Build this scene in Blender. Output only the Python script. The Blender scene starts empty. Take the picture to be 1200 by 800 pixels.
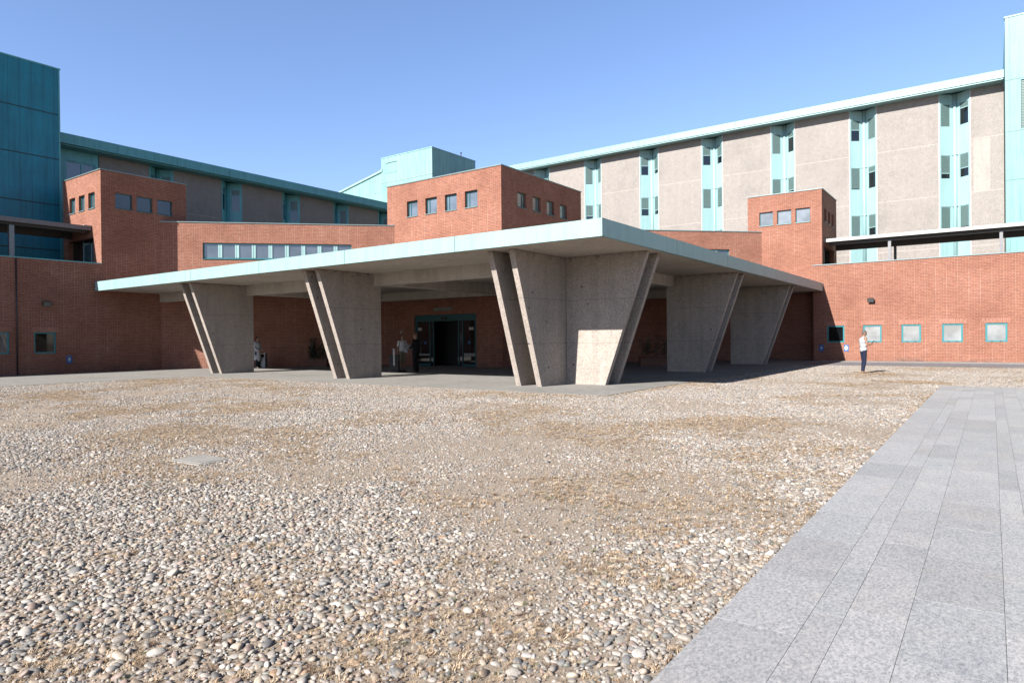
import bpy, bmesh, math, random
import numpy as np
from mathutils import Vector, Matrix
random.seed(7); rng = np.random.default_rng(11)
S = bpy.context.scene
COL = S.collection
rad = math.radians

# ------------------------------------------------------------------ camera
yaw, pit, rol, fpx = rad(35.669), rad(-.2846), rad(-.551), 783.84
cy, sy = math.cos(yaw), math.sin(yaw)
fwd = Vector((-sy*math.cos(pit), cy*math.cos(pit), math.sin(pit)))
rgt = Vector((cy, sy, 0)); up0 = rgt.cross(fwd)
r2 = rgt*math.cos(rol)+up0*math.sin(rol); u2 = -rgt*math.sin(rol)+up0*math.cos(rol)
cam = bpy.data.cameras.new('camera'); cam.lens = fpx/1200*36; cam.sensor_width = 36
cam.clip_start = .05; cam.clip_end = 5000
co = bpy.data.objects.new('camera', cam); COL.objects.link(co)
M4 = Matrix((r2, u2, -fwd)).transposed().to_4x4(); M4.translation = (0, 0, 1.6)
co.matrix_world = M4
S.camera = co

# ------------------------------------------------------------------ light
LD = Vector((.26, 1.5, -1)).normalized()            # direction the sunlight travels
sun_el = math.asin(-LD.z); sx, sy_ = -LD.x, -LD.y
w = bpy.data.worlds.new('World'); S.world = w; w.use_nodes = True
nt = w.node_tree; nt.nodes.clear()
sky = nt.nodes.new('ShaderNodeTexSky'); sky.sky_type = 'NISHITA'; sky.sun_disc = False
sky.sun_elevation = sun_el; sky.sun_rotation = math.atan2(sx, sy_) % (2*math.pi)
sky.air_density = 1.0; sky.dust_density = .35; sky.ozone_density = 3.0; sky.altitude = 100
bg = nt.nodes.new('ShaderNodeBackground'); bg.inputs[1].default_value = .075
ow = nt.nodes.new('ShaderNodeOutputWorld')
# sky shaped by elevation: low band kept bright, overhead cut to deepen shade
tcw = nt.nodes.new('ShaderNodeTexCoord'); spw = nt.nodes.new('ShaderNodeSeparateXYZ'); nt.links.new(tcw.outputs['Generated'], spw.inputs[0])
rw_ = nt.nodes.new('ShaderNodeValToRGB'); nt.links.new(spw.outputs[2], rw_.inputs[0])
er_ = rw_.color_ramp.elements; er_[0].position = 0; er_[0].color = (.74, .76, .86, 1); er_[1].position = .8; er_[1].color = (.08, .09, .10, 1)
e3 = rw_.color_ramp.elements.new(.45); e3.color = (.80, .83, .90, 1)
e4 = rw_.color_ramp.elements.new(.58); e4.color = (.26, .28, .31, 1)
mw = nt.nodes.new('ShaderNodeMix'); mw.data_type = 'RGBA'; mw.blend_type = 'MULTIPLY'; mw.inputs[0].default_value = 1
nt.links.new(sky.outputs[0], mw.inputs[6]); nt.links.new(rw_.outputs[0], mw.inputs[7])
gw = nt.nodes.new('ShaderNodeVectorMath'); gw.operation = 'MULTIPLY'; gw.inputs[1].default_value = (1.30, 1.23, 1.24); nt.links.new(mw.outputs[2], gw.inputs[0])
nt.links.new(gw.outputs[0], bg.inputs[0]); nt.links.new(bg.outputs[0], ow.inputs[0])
sl = bpy.data.lights.new('sun', 'SUN'); sl.energy = 5.0; sl.angle = rad(.53); sl.color = (1, .955, .89)
so = bpy.data.objects.new('sun', sl); COL.objects.link(so)
so.rotation_euler = LD.to_track_quat('-Z', 'Y').to_euler(); so.location = (0, -20, 40)
vs = S.view_settings; vs.view_transform = 'Standard'; vs.look = 'None'; vs.exposure = 1.5; vs.gamma = 1
vs.use_curve_mapping = False
S.cycles.max_bounces = 8; S.cycles.diffuse_bounces = 4

# ------------------------------------------------------------------ materials
K = .48     # paints and stone are kept fairly dark; the exposure is set for them
Kc = lambda c: tuple(x*K for x in c)
def mat(name):
    m = bpy.data.materials.new(name); m.use_nodes = True
    n = m.node_tree.nodes; n.clear()
    o = n.new('ShaderNodeOutputMaterial'); p = n.new('ShaderNodeBsdfPrincipled')
    m.node_tree.links.new(p.outputs[0], o.inputs[0])
    return m, n, m.node_tree.links, p
def mth(n, l, op, a, b=None):
    q = n.new('ShaderNodeMath'); q.operation = op
    for i, v in enumerate((a, b)):
        if v is None: continue
        if isinstance(v, (int, float)): q.inputs[i].default_value = v
        else: l.new(v, q.inputs[i])
    return q.outputs[0]
def noise(n, l, vec, scale, detail=4, rough=.55):
    q = n.new('ShaderNodeTexNoise'); q.inputs['Scale'].default_value = scale
    q.inputs['Detail'].default_value = detail; q.inputs['Roughness'].default_value = rough
    if vec is not None: l.new(vec, q.inputs['Vector'])
    return q.outputs[0]
def ramp(n, l, fac, stops):
    q = n.new('ShaderNodeValToRGB'); cr = q.color_ramp
    while len(cr.elements) > 1: cr.elements.remove(cr.elements[-1])
    for i, (p, c) in enumerate(stops):
        e = cr.elements[0] if i == 0 else cr.elements.new(p)
        e.position = p; e.color = (*c, 1) if len(c) == 3 else c
    l.new(fac, q.inputs[0]); return q.outputs[0]
def mix(n, l, fac, a, b, mode='MIX'):
    q = n.new('ShaderNodeMix'); q.data_type = 'RGBA'; q.blend_type = mode
    for s, v in ((0, fac), (6, a), (7, b)):
        if isinstance(v, (int, float)): q.inputs[s].default_value = v
        elif isinstance(v, tuple): q.inputs[s].default_value = (*v, 1)
        else: l.new(v, q.inputs[s])
    return q.outputs[2]
def bump(n, l, p, h, strength, dist):
    b = n.new('ShaderNodeBump'); b.inputs['Strength'].default_value = strength
    b.inputs['Distance'].default_value = dist; l.new(h, b.inputs['Height'])
    l.new(b.outputs[0], p.inputs['Normal'])
def wpos(n):
    return n.new('ShaderNodeNewGeometry').outputs['Position']
def uvn(n):
    return n.new('ShaderNodeUVMap').outputs[0]
G = lambda v: (v, v, v)

def m_plain(name, c, rough=.5, metal=0, var=.12, sc=8, spec=.5, bs=0):
    c = Kc(c)
    m, n, l, p = mat(name)
    f = noise(n, l, wpos(n), sc)
    c2 = tuple(min(1, x*(1+var)) for x in c); c1 = tuple(x*(1-var) for x in c)
    l.new(ramp(n, l, f, [(.3, c1), (.7, c2)]), p.inputs['Base Color'])
    p.inputs['Roughness'].default_value = rough; p.inputs['Metallic'].default_value = metal
    p.inputs['Specular IOR Level'].default_value = spec
    if bs: bump(n, l, p, f, bs, .01)
    return m

def m_brick(name, cA, cB, mortar, rot=False):
    cA, cB, mortar = Kc(cA), Kc(cB), Kc(mortar)
    m, n, l, p = mat(name)
    v = uvn(n)
    if rot:
        mp = n.new('ShaderNodeMapping'); mp.inputs['Rotation'].default_value[2] = rad(90); l.new(v, mp.inputs[0]); v = mp.outputs[0]
    b = n.new('ShaderNodeTexBrick'); l.new(v, b.inputs['Vector'])
    b.offset = .5; b.squash = 1
    b.inputs['Scale'].default_value = 1; b.inputs['Mortar Size'].default_value = .007
    b.inputs['Mortar Smooth'].default_value = .3; b.inputs['Bias'].default_value = 0
    b.inputs['Brick Width'].default_value = .26; b.inputs['Row Height'].default_value = .085
    b.inputs['Color1'].default_value = (*cA, 1); b.inputs['Color2'].default_value = (*cB, 1)
    b.inputs['Mortar'].default_value = (*mortar, 1)
    # wide whitish vertical joints that line up in every second course
    sep = n.new('ShaderNodeSeparateXYZ'); l.new(v, sep.inputs[0])
    fx = mth(n, l, 'FRACT', mth(n, l, 'DIVIDE', sep.outputs[0], .52))
    col_ = mth(n, l, 'LESS_THAN', fx, .05)
    fz = mth(n, l, 'FRACT', mth(n, l, 'DIVIDE', sep.outputs[1], .17))
    row_ = mth(n, l, 'LESS_THAN', fz, .45)
    big = noise(n, l, wpos(n), .55, 5, .6)
    eff = mth(n, l, 'MULTIPLY', mth(n, l, 'MULTIPLY', col_, row_), ramp(n, l, big, [(.40, G(.06)), (.62, G(.5))]))
    c = mix(n, l, eff, b.outputs[0], tuple(min(.7, x*1.5) for x in mortar))
    fine = noise(n, l, wpos(n), 9, 4, .7)
    c = mix(n, l, .9, c, ramp(n, l, fine, [(.25, G(.72)), (.75, G(1.2))]), 'MULTIPLY')
    c = mix(n, l, 1, c, ramp(n, l, big, [(.28, (.84, .81, .80)), (.5, (1, 1, 1)), (.72, (1.10, 1.15, 1.2))]), 'MULTIPLY')
    # damp dirty foot of the wall
    geo = n.new('ShaderNodeSeparateXYZ'); l.new(wpos(n), geo.inputs[0])
    foot = mth(n, l, 'MULTIPLY', ramp(n, l, mth(n, l, 'DIVIDE', geo.outputs[2], .5), [(.0, G(1)), (.9, G(0))]),
               ramp(n, l, noise(n, l, wpos(n), 1.1, 5, .7), [(.5, G(0)), (.66, G(.8))]))
    c = mix(n, l, foot, c, (.05, .04, .035))
    l.new(c, p.inputs['Base Color']); p.inputs['Roughness'].default_value = .85
    p.inputs['Specular IOR Level'].default_value = .25
    bump(n, l, p, mth(n, l, 'ADD', mth(n, l, 'MULTIPLY', b.outputs['Fac'], -1), mth(n, l, 'MULTIPLY', fine, .5)), .35, .008)
    return m
BRICK = m_brick('brick', (.435, .168, .105), (.345, .122, .076), (.47, .36, .29))
SOLD = m_brick('soldier_brick', (.54, .22, .15), (.43, .17, .11), (.52, .42, .36), rot=True)

def m_conc(name, base, speck=.5, joints=None, patch=.2, tint=(1, 1, 1), holes=False):
    base = Kc(base)
    m, n, l, p = mat(name)
    v = wpos(n)
    vo = n.new('ShaderNodeTexVoronoi'); vo.inputs['Scale'].default_value = 62; l.new(v, vo.inputs['Vector'])
    sp = n.new('ShaderNodeSeparateColor'); l.new(vo.outputs['Color'], sp.inputs[0])
    c = ramp(n, l, sp.outputs[0], [(0, tuple(x*(1-speck) for x in base)), (.3, tuple(x*(1-speck*.25) for x in base)), (.7, tuple(x*(1+speck*.2) for x in base)), (1, tuple(min(.85, x*(1+speck*.8)) for x in base))])
    big = noise(n, l, v, .5, 6, .6)
    c = mix(n, l, 1, c, ramp(n, l, big, [(.25, G(1-patch)), (.5, G(1)), (.8, G(1+patch*.5))]), 'MULTIPLY')
    med = noise(n, l, v, 3.2, 5, .7)
    c = mix(n, l, 1, c, ramp(n, l, med, [(.3, G(.9)), (.7, G(1.06))]), 'MULTIPLY')
    # faint vertical weather streaks
    mp = n.new('ShaderNodeMapping'); mp.inputs['Scale'].default_value = (2.2, 2.2, .12); l.new(v, mp.inputs[0])
    st = noise(n, l, mp.outputs[0], 1.6, 5, .65)
    c = mix(n, l, 1, c, ramp(n, l, st, [(.35, G(.88 if not joints else .96)), (.6, G(1.03 if not joints else 1.01))]), 'MULTIPLY')
    if joints:
        z0, dz = joints
        sz = n.new('ShaderNodeSeparateXYZ'); l.new(v, sz.inputs[0])
        wob = mth(n, l, 'MULTIPLY', mth(n, l, 'SUBTRACT', noise(n, l, v, .8, 2), .5), .03)
        q = mth(n, l, 'FRACT', mth(n, l, 'DIVIDE', mth(n, l, 'SUBTRACT', mth(n, l, 'ADD', sz.outputs[2], wob), z0), dz))
        j = mth(n, l, 'LESS_THAN', q, .016)
        c = mix(n, l, mth(n, l, 'MULTIPLY', j, .3), c, (.40, .36, .32))
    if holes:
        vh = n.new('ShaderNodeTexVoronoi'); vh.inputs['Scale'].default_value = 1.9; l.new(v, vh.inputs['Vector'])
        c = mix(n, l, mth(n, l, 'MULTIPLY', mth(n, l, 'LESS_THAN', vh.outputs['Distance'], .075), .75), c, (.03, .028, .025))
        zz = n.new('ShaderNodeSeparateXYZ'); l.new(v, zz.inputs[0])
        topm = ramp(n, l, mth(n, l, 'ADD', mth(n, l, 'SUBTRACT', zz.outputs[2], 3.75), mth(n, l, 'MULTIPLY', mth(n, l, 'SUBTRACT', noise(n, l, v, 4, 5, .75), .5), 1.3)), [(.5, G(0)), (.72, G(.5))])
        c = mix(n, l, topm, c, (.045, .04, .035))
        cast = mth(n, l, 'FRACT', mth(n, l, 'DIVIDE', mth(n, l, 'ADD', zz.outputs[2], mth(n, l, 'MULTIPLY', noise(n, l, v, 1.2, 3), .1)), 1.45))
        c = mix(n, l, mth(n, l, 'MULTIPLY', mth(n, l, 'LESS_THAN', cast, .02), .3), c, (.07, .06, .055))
    l.new(c, p.inputs['Base Color']); p.inputs['Roughness'].default_value = .9
    p.inputs['Specular IOR Level'].default_value = .2
    bump(n, l, p, sp.outputs[0], .25, .01)
    return m
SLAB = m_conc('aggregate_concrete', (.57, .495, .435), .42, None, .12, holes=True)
PANEL = m_conc('pebble_dash_concrete', (.455, .415, .385), .4, (15.25, 3.75), .14)
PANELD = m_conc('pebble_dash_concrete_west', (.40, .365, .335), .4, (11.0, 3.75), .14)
SOFF = m_conc('soffit_concrete', (.78, .71, .64), .12, None, .2)
PADC = m_conc('smooth_concrete', (.40, .385, .36), .12, None, .2)
ASPH = m_conc('asphalt', (.29, .275, .295), .35, None, .2)
WALK = m_conc('kerb_concrete', (.42, .40, .38), .15, None, .15)
CAPC = m_conc('plain_concrete', (.45, .43, .40), .2, None, .15)

def m_copper(name, c, seam=None, rough=.42, off=(0, 0), var=.12, streak=1.0):
    c = Kc(c)
    m, n, l, p = mat(name)
    v = wpos(n)
    f = noise(n, l, v, 1.1, 6, .65)
    col = ramp(n, l, f, [(.25, tuple(x*(1-var) for x in c)), (.55, c), (.8, tuple(min(.85, x*(1+var*.6)) for x in c))])
    mp = n.new('ShaderNodeMapping'); mp.inputs['Scale'].default_value = (3, 3, .15); l.new(v, mp.inputs[0])
    st = noise(n, l, mp.outputs[0], 1.3, 4, .6)
    col = mix(n, l, 1, col, ramp(n, l, st, [(.3, G(.9)), (.65, G(1.04))]), 'MULTIPLY')
    mp3 = n.new('ShaderNodeMapping'); mp3.inputs['Scale'].default_value = (5, 5, .22); l.new(v, mp3.inputs[0])
    s3 = noise(n, l, mp3.outputs[0], 1.1, 6, .75)
    col = mix(n, l, 1, col, ramp(n, l, s3, [(.36, tuple(1-(1-q)*streak for q in (.74, .78, .80))), (.5, G(1)), (.68, tuple(1+q*streak for q in (.10, .07, .07)))]), 'MULTIPLY')
    if seam:
        b = n.new('ShaderNodeTexBrick'); b.offset = 0
        mp2 = n.new('ShaderNodeMapping'); mp2.inputs['Location'].default_value = (off[0], off[1], 0); l.new(uvn(n), mp2.inputs[0])
        l.new(mp2.outputs[0], b.inputs['Vector'])
        b.inputs['Scale'].default_value = 1; b.inputs['Brick Width'].default_value = seam[0]; b.inputs['Row Height'].default_value = seam[1]
        b.inputs['Mortar Size'].default_value = .012; b.inputs['Mortar Smooth'].default_value = .2
        b.inputs['Color1'].default_value = (.93, .93, .93, 1); b.inputs['Color2'].default_value = (1.05, 1.05, 1.05, 1)
        b.inputs['Mortar'].default_value = (.55, .6, .6, 1)
        col = mix(n, l, 1, col, b.outputs[0], 'MULTIPLY')
        bump(n, l, p, mth(n, l, 'MULTIPLY', b.outputs['Fac'], -1), .4, .02)
    l.new(col, p.inputs['Base Color']); p.inputs['Roughness'].default_value = rough
    p.inputs['Specular IOR Level'].default_value = .45
    return m
CU = m_copper('verdigris_metal', (.45, .71, .72), var=.06, streak=.35)
CUF = m_copper('pale_green_fascia_metal', (.42, .64, .645), rough=.38, var=.04, streak=.15)
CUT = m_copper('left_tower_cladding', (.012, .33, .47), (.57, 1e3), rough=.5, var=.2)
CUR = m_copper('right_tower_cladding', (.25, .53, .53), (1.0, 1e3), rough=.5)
CUP = m_copper('rooftop_cladding', (.32, .62, .60), (.55, 1e3), rough=.5)
CUW = m_copper('left_wing_trim', (.17, .58, .62), rough=.4)
COP = m_plain('coping_metal', (.30, .40, .41), .4, .3)
TEAL = m_plain('teal_window_frame', (.03, .30, .34), .35, 0, .06)
DTEAL = m_plain('dark_teal_frame', (.02, .16, .18), .35, 0, .06)
DARK = m_plain('dark_metal', (.03, .03, .035), .45)
BLACK = m_plain('black_plastic', (.012, .012, .013), .4)
WHITEM = m_plain('pale_metal', (.62, .62, .60), .45, 0, .08)
GREYM = m_plain('grey_steel', (.30, .30, .31), .4, .5, .1)
ROOFG = m_plain('roof_gravel', (.25, .25, .24), .9)
LOUV = m_plain('shutter_slats', (.19, .30, .29), .5, 0, .08)
def m_glass(name, c, ior=1.8, rough=.03):
    c = Kc(c)
    m, n, l, p = mat(name)
    f = noise(n, l, wpos(n), .9, 3)
    l.new(ramp(n, l, f, [(.35, tuple(x*.75 for x in c)), (.65, tuple(x*1.25 for x in c))]), p.inputs['Base Color'])
    p.inputs['Roughness'].default_value = rough; p.inputs['IOR'].default_value = ior
    return m
GLS = m_glass('curtained_glass', (.10, .115, .14), 2.0)
GLD = m_glass('dark_glass', (.008, .010, .012), 1.75)
GLB = m_glass('blind_behind_glass', (.37, .40, .42), 1.6, .06)
GLW = m_glass('warm_curtain_glass', (.36, .35, .31), 1.6, .06)
INT = m_plain('dark_interior', (.004, .004, .004), .8)

# ------------------------------------------------------------------ mesh builder
class MB:
    def __init__(s): s.v = []; s.f = []; s.uv = []; s.mi = []; s.sm = []
    def face(s, pts, mi=0, uv=None, smooth=False):
        pts = [Vector(p) for p in pts]
        i = len(s.v); s.v += pts; s.f.append(tuple(range(i, i+len(pts)))); s.mi.append(mi); s.sm.append(smooth)
        if uv is None:
            nn = (pts[1]-pts[0]).cross(pts[2]-pts[1])
            if nn.length < 1e-12 and len(pts) > 3: nn = (pts[2]-pts[0]).cross(pts[3]-pts[2])
            nn.normalize() if nn.length > 0 else None
            if abs(nn.z) > .75: uv = [(p.x, p.y) for p in pts]
            else:
                t = Vector((0, 0, 1)).cross(nn).normalized(); uv = [(p.dot(t), p.z) for p in pts]
        s.uv += uv
    def hexa(s, a, b, mi=0):            # a: 4 bottom points ccw, b: 4 matching top points
        s.face([a[3], a[2], a[1], a[0]], mi); s.face(b, mi)
        for i in range(4):
            j = (i+1) % 4; s.face([a[i], a[j], b[j], b[i]], mi)
    def box(s, x0, x1, y0, y1, z0, z1, mi=0):
        x0, x1 = min(x0, x1), max(x0, x1); y0, y1 = min(y0, y1), max(y0, y1)
        s.hexa([(x0, y0, z0), (x1, y0, z0), (x1, y1, z0), (x0, y1, z0)], [(x0, y0, z1), (x1, y0, z1), (x1, y1, z1), (x0, y1, z1)], mi)
    def extr(s, poly, d, mi=0):         # polygon (3d points) extruded along vector d
        poly = [Vector(p) for p in poly]; d = Vector(d)
        nn = sum(((poly[i]-poly[0]).cross(poly[i+1]-poly[0]) for i in range(1, len(poly)-1)), Vector())
        if nn.dot(d) > 0: poly = poly[::-1]
        q = [p+d for p in poly]
        s.face(poly, mi); s.face(q[::-1], mi)
        for i in range(len(poly)):
            j = (i+1) % len(poly); s.face([poly[j], poly[i], q[i], q[j]], mi)
    def cyl(s, a, b, r0, r1=None, n=12, mi=0, smooth=True, caps=True):
        a = Vector(a); b = Vector(b); r1 = r0 if r1 is None else r1
        d = (b-a).normalized(); t = d.orthogonal().normalized(); u = d.cross(t)
        A = [a+(t*math.cos(k*2*math.pi/n)+u*math.sin(k*2*math.pi/n))*r0 for k in range(n)]
        B = [b+(t*math.cos(k*2*math.pi/n)+u*math.sin(k*2*math.pi/n))*r1 for k in range(n)]
        for k in range(n):
            j = (k+1) % n; s.face([A[k], A[j], B[j], B[k]], mi, smooth=smooth)
        if caps: s.face(A[::-1], mi); s.face(B, mi)
    def ell(s, c, r, mi=0, n=10, rot=None):
        c = Vector(c); R_ = rot or Matrix.Identity(3)
        def P(i, j):
            th = math.pi*i/n; ph = 2*math.pi*j/(2*n)
            return c+R_ @ Vector((r[0]*math.sin(th)*math.cos(ph), r[1]*math.sin(th)*math.sin(ph), r[2]*math.cos(th)))
        for i in range(n):
            for j in range(2*n):
                q = [P(i, j), P(i+1, j), P(i+1, j+1), P(i, j+1)]
                if i == 0: q = [q[0], q[1], q[2]]
                elif i == n-1: q = [q[0], q[1], q[3]]
                s.face(q, mi, smooth=True)
ROOT = {}
def obj(name, mb, mats, parent=None, label=None, cat=None, group=None, kind=None, bevel=0, weld=False):
    if not isinstance(mats, (list, tuple)): mats = [mats]
    if parent is None:
        lo = Vector([min(p[i] for p in mb.v) for i in range(3)]); hi = Vector([max(p[i] for p in mb.v) for i in range(3)])
        org = Vector(((lo.x+hi.x)/2, (lo.y+hi.y)/2, lo.z))
    else: org = ROOT[parent.name]
    me = bpy.data.meshes.new(name)
    me.from_pydata([tuple(p-org) for p in mb.v], [], mb.f)
    me.polygons.foreach_set('material_index', mb.mi); me.polygons.foreach_set('use_smooth', mb.sm)
    ul = me.uv_layers.new(name='UVMap'); ul.data.foreach_set('uv', [c for q in mb.uv for c in q])
    for m in mats: me.materials.append(m)
    if bevel or weld or any(mb.sm):
        bm = bmesh.new(); bm.from_mesh(me); bmesh.ops.remove_doubles(bm, verts=bm.verts, dist=1e-5)
        bm.to_mesh(me); bm.free()
    me.update()
    o = bpy.data.objects.new(name, me); COL.objects.link(o)
    if parent is None: o.location = org
    else: o.parent = parent
    ROOT[o.name] = org
    if bevel:
        b = o.modifiers.new('bevel', 'BEVEL'); b.width = bevel; b.segments = 2; b.limit_method = 'ANGLE'
    tag(o, label, cat, group, kind)
    return o
def tag(o, label=None, cat=None, group=None, kind=None):
    if label: o['label'] = label
    if cat: o['category'] = cat
    if group: o['group'] = group
    if kind: o['kind'] = kind
def thing(name, loc, label, cat, group=None):
    o = bpy.data.objects.new(name, None); COL.objects.link(o); o.location = loc; o.empty_display_size = .3
    ROOT[o.name] = Vector(loc); tag(o, label, cat, group); return o

class Fr:   # wall frame: origin O, horizontal direction t, outward normal n
    def __init__(s, O, t, n): s.O = Vector(O); s.t = Vector(t).normalized(); s.n = Vector(n).normalized()
    def p(s, u, z, d=0): return s.O+s.t*u+Vector((0, 0, z))+s.n*d      # d>0 proud of wall
    def box(s, mb, u0, u1, z0, z1, d0, d1, mi=0):
        a = [s.p(u0, z0, d1), s.p(u1, z0, d1), s.p(u1, z0, d0), s.p(u0, z0, d0)]
        b = [s.p(u0, z1, d1), s.p(u1, z1, d1), s.p(u1, z1, d0), s.p(u0, z1, d0)]
        if s.t.cross(Vector((0, 0, 1))).dot(s.n) < 0: a = a[::-1]; b = b[::-1]
        mb.hexa(a, b, mi)
    def quad(s, mb, pts, mi=0, flip=False):
        q = [s.p(*a) for a in pts]
        nn = (q[1]-q[0]).cross(q[2]-q[1])
        mb.face(q[::-1] if flip else q, mi)
def wall(mb, fr, u0, u1, z0, z1, holes=(), depth=.25, thick=None, ends=True, mi=0):
    us = sorted({u0, u1, *[h[0] for h in holes], *[h[1] for h in holes]})
    zs = sorted({z0, z1, *[h[2] for h in holes], *[h[3] for h in holes]})
    sgn = fr.t.cross(Vector((0, 0, 1))).dot(fr.n) > 0
    def q(pts): mb.face([fr.p(*a) for a in (pts if sgn else pts[::-1])], mi)
    for i in range(len(us)-1):
        for j in range(len(zs)-1):
            uc, zc = (us[i]+us[i+1])/2, (zs[j]+zs[j+1])/2
            if any(h[0] < uc < h[1] and h[2] < zc < h[3] for h in holes): continue
            q([(us[i], zs[j]), (us[i+1], zs[j]), (us[i+1], zs[j+1]), (us[i], zs[j+1])])
    for h in holes:
        a, b, c, d = h[:4]; D = -depth
        q([(a, c, D), (a, c, 0), (a, d, 0), (a, d, D)][::-1]); q([(b, c, 0), (b, c, D), (b, d, D), (b, d, 0)][::-1])
        q([(a, c, D), (b, c, D), (b, c, 0), (a, c, 0)][::-1][::-1]); q([(a, d, 0), (b, d, 0), (b, d, D), (a, d, D)][::-1][::-1])
    if thick:
        T = -thick
        q([(u0, z1, 0), (u1, z1, 0), (u1, z1, T), (u0, z1, T)])
        q([(u1, z0, 0), (u1, z0, T), (u1, z1, T), (u1, z1, 0)]); q([(u0, z0, T), (u0, z0, 0), (u0, z1, 0), (u0, z1, T)])
        q([(u1, z0, T), (u0, z0, T), (u0, z1, T), (u1, z1, T)])
def window(parent, fr, u0, u1, z0, z1, rec=.14, fw=.06, frame=TEAL, glass=GLS, bars=(), sill=None, hb=(), depth=.25, name='window', handles=False):
    f = MB()
    for a, b, c, d in ((u0+.003, u0+fw, z0+.003, z1-.003), (u1-fw, u1-.003, z0+.003, z1-.003), (u0+fw, u1-fw, z0+.003, z0+fw), (u0+fw, u1-fw, z1-fw, z1-.003)):
        fr.box(f, a, b, c, d, -rec-.06, -rec)
    for b in bars: fr.box(f, b-fw*.5, b+fw*.5, z0+fw, z1-fw, -rec-.055, -rec-.002)
    for b in hb: fr.box(f, u0+fw, u1-fw, b-fw*.4, b+fw*.4, -rec-.054, -rec-.004)
    if handles:
        for k in (.3, .7): uu = u0+(u1-u0)*k; fr.box(f, uu-.05, uu+.05, z0+.02, z0+.045, -rec, -rec+.02, 1)
    w_ = obj('window', f, [frame, DARK], parent)
    if name != 'window': w_.name = name
    g = MB(); fr.box(g, u0+fw*.5, u1-fw*.5, z0+fw*.5, z1-fw*.5, -rec-.045, -rec-.03)
    ROOT[w_.name] = ROOT[parent.name]
    obj('pane', g, glass, w_)
    k = MB(); fr.box(k, u0+.004, u1-.004, z0+.004, z1-.004, -depth-.01, -rec-.08)
    obj('dark_backing', k, INT, w_)
    if sill:
        q = MB(); fr.box(q, u0-.02, u1+.02, z0-.045, z0-.002, -rec+.01, .045); obj('sill', q, sill, w_)
    return w_

FX = lambda X, Y0=0, s=1: Fr((X, Y0, 0), (0, 1, 0), (s, 0, 0))      # wall facing +X
FY = lambda Y, X0=0: Fr((X0, Y, 0), (1, 0, 0), (0, -1, 0))          # wall facing -Y

# ------------------------------------------------------------------ ground
m, n, l, p = mat('sandy_soil')
v = wpos(n)
fn = noise(n, l, v, 55, 6, .75); md = noise(n, l, v, 5, 5, .6); bgN = noise(n, l, v, .35, 4, .6)
c = ramp(n, l, fn, [(.22, (.13, .105, .085)), (.42, (.34, .295, .245)), (.6, (.46, .405, .34)), (.8, (.66, .61, .54))])
c = mix(n, l, 1, c, ramp(n, l, md, [(.3, (.82, .80, .78)), (.7, (1.1, 1.09, 1.07))]), 'MULTIPLY')
c = mix(n, l, mth(n, l, 'MULTIPLY', ramp(n, l, bgN, [(.5, G(0)), (.7, G(.35))]), 1), c, (.36, .27, .17))
c = mix(n, l, 1, c, (.61, .58, .57), 'MULTIPLY')
l.new(c, p.inputs['Base Color']); p.inputs['Roughness'].default_value = .95; p.inputs['Specular IOR Level'].default_value = .15
bump(n, l, p, mth(n, l, 'ADD', fn, mth(n, l, 'MULTIPLY', md, 2)), .8, .012)
SOIL = m
b = MB()
# one sheet reaching the horizon
xs = [-1500, -60, -30, 0, 30, 60, 1500]
b.face([(-1500, -1500, 0), (1500, -1500, 0), (1500, 1500, 0), (-1500, 1500, 0)])
obj('ground', b, SOIL, kind='structure')
b = MB()
arc = [(-29.3+1.3*(1-math.cos(a)), 14.9+1.3*math.sin(a)) for a in [k*math.pi/16 for k in range(9)]]
poly = [(-29.3, -30)]+arc+[(-8.7, 16.2), (-8.55, 16.35), (-8.55, 38.4), (-8.6, 44.9), (-9.05, 46.2), (-12.2, 46.2), (-39.1, 19.3), (-39.1, -30)]
b.extr([(x, y, -.05) for x, y in poly], (0, 0, .066))
obj('forecourt_pavement', b, PADC, kind='structure')
b = MB(); b.box(-8.546, 40, 38.4, 43.4, -.05, .012); obj('service_road', b, ASPH, kind='structure')
b = MB(); b.box(-8.59, 40, 43.404, 44.99, -.05, .035); obj('kerb_pavement', b, WALK, kind='structure')

# granite paving: every slab bevelled in one sheet of stone
m, n, l, p = mat('granite')
v = wpos(n)
at = n.new('ShaderNodeAttribute'); at.attribute_name = 'tone'
mp = n.new('ShaderNodeMapping'); mp.inputs['Scale'].default_value = (1, .55, 1); mp.inputs['Rotation'].default_value[2] = .5; l.new(v, mp.inputs[0])
g1 = noise(n, l, mp.outputs[0], 60, 4, .85); g2 = noise(n, l, v, 260, 2, .6); g3 = noise(n, l, v, 2.3, 5, .65)
c = ramp(n, l, g1, [(.34, (.27, .28, .30)), (.46, (.46, .468, .49)), (.55, (.56, .563, .575)), (.68, (.72, .715, .71))])
c = mix(n, l, 1, c, ramp(n, l, g2, [(.3, G(.74)), (.7, G(1.2))]), 'MULTIPLY')
c = mix(n, l, 1, c, ramp(n, l, g3, [(.3, (.91, .92, .935)), (.7, (1.05, 1.045, 1.035))]), 'MULTIPLY')
c = mix(n, l, 1, c, at.outputs['Color'], 'MULTIPLY')
v4 = n.new('ShaderNodeTexNoise'); v4.inputs['Scale'].default_value = .9; v4.inputs['Detail'].default_value = 6; l.new(v, v4.inputs[0])
c = mix(n, l, ramp(n, l, v4.outputs[0], [(.56, G(0)), (.62, G(.10)), (.7, G(0))]), c, (.5, .40, .28))
c = mix(n, l, 1, c, (.515, .507, .505), 'MULTIPLY')
l.new(c, p.inputs['Base Color']); p.inputs['Roughness'].default_value = .55; p.inputs['Specular IOR Level'].default_value = .4
bump(n, l, p, g1, .25, .003)
GRAN = m
b = MB(); tones = []
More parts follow.
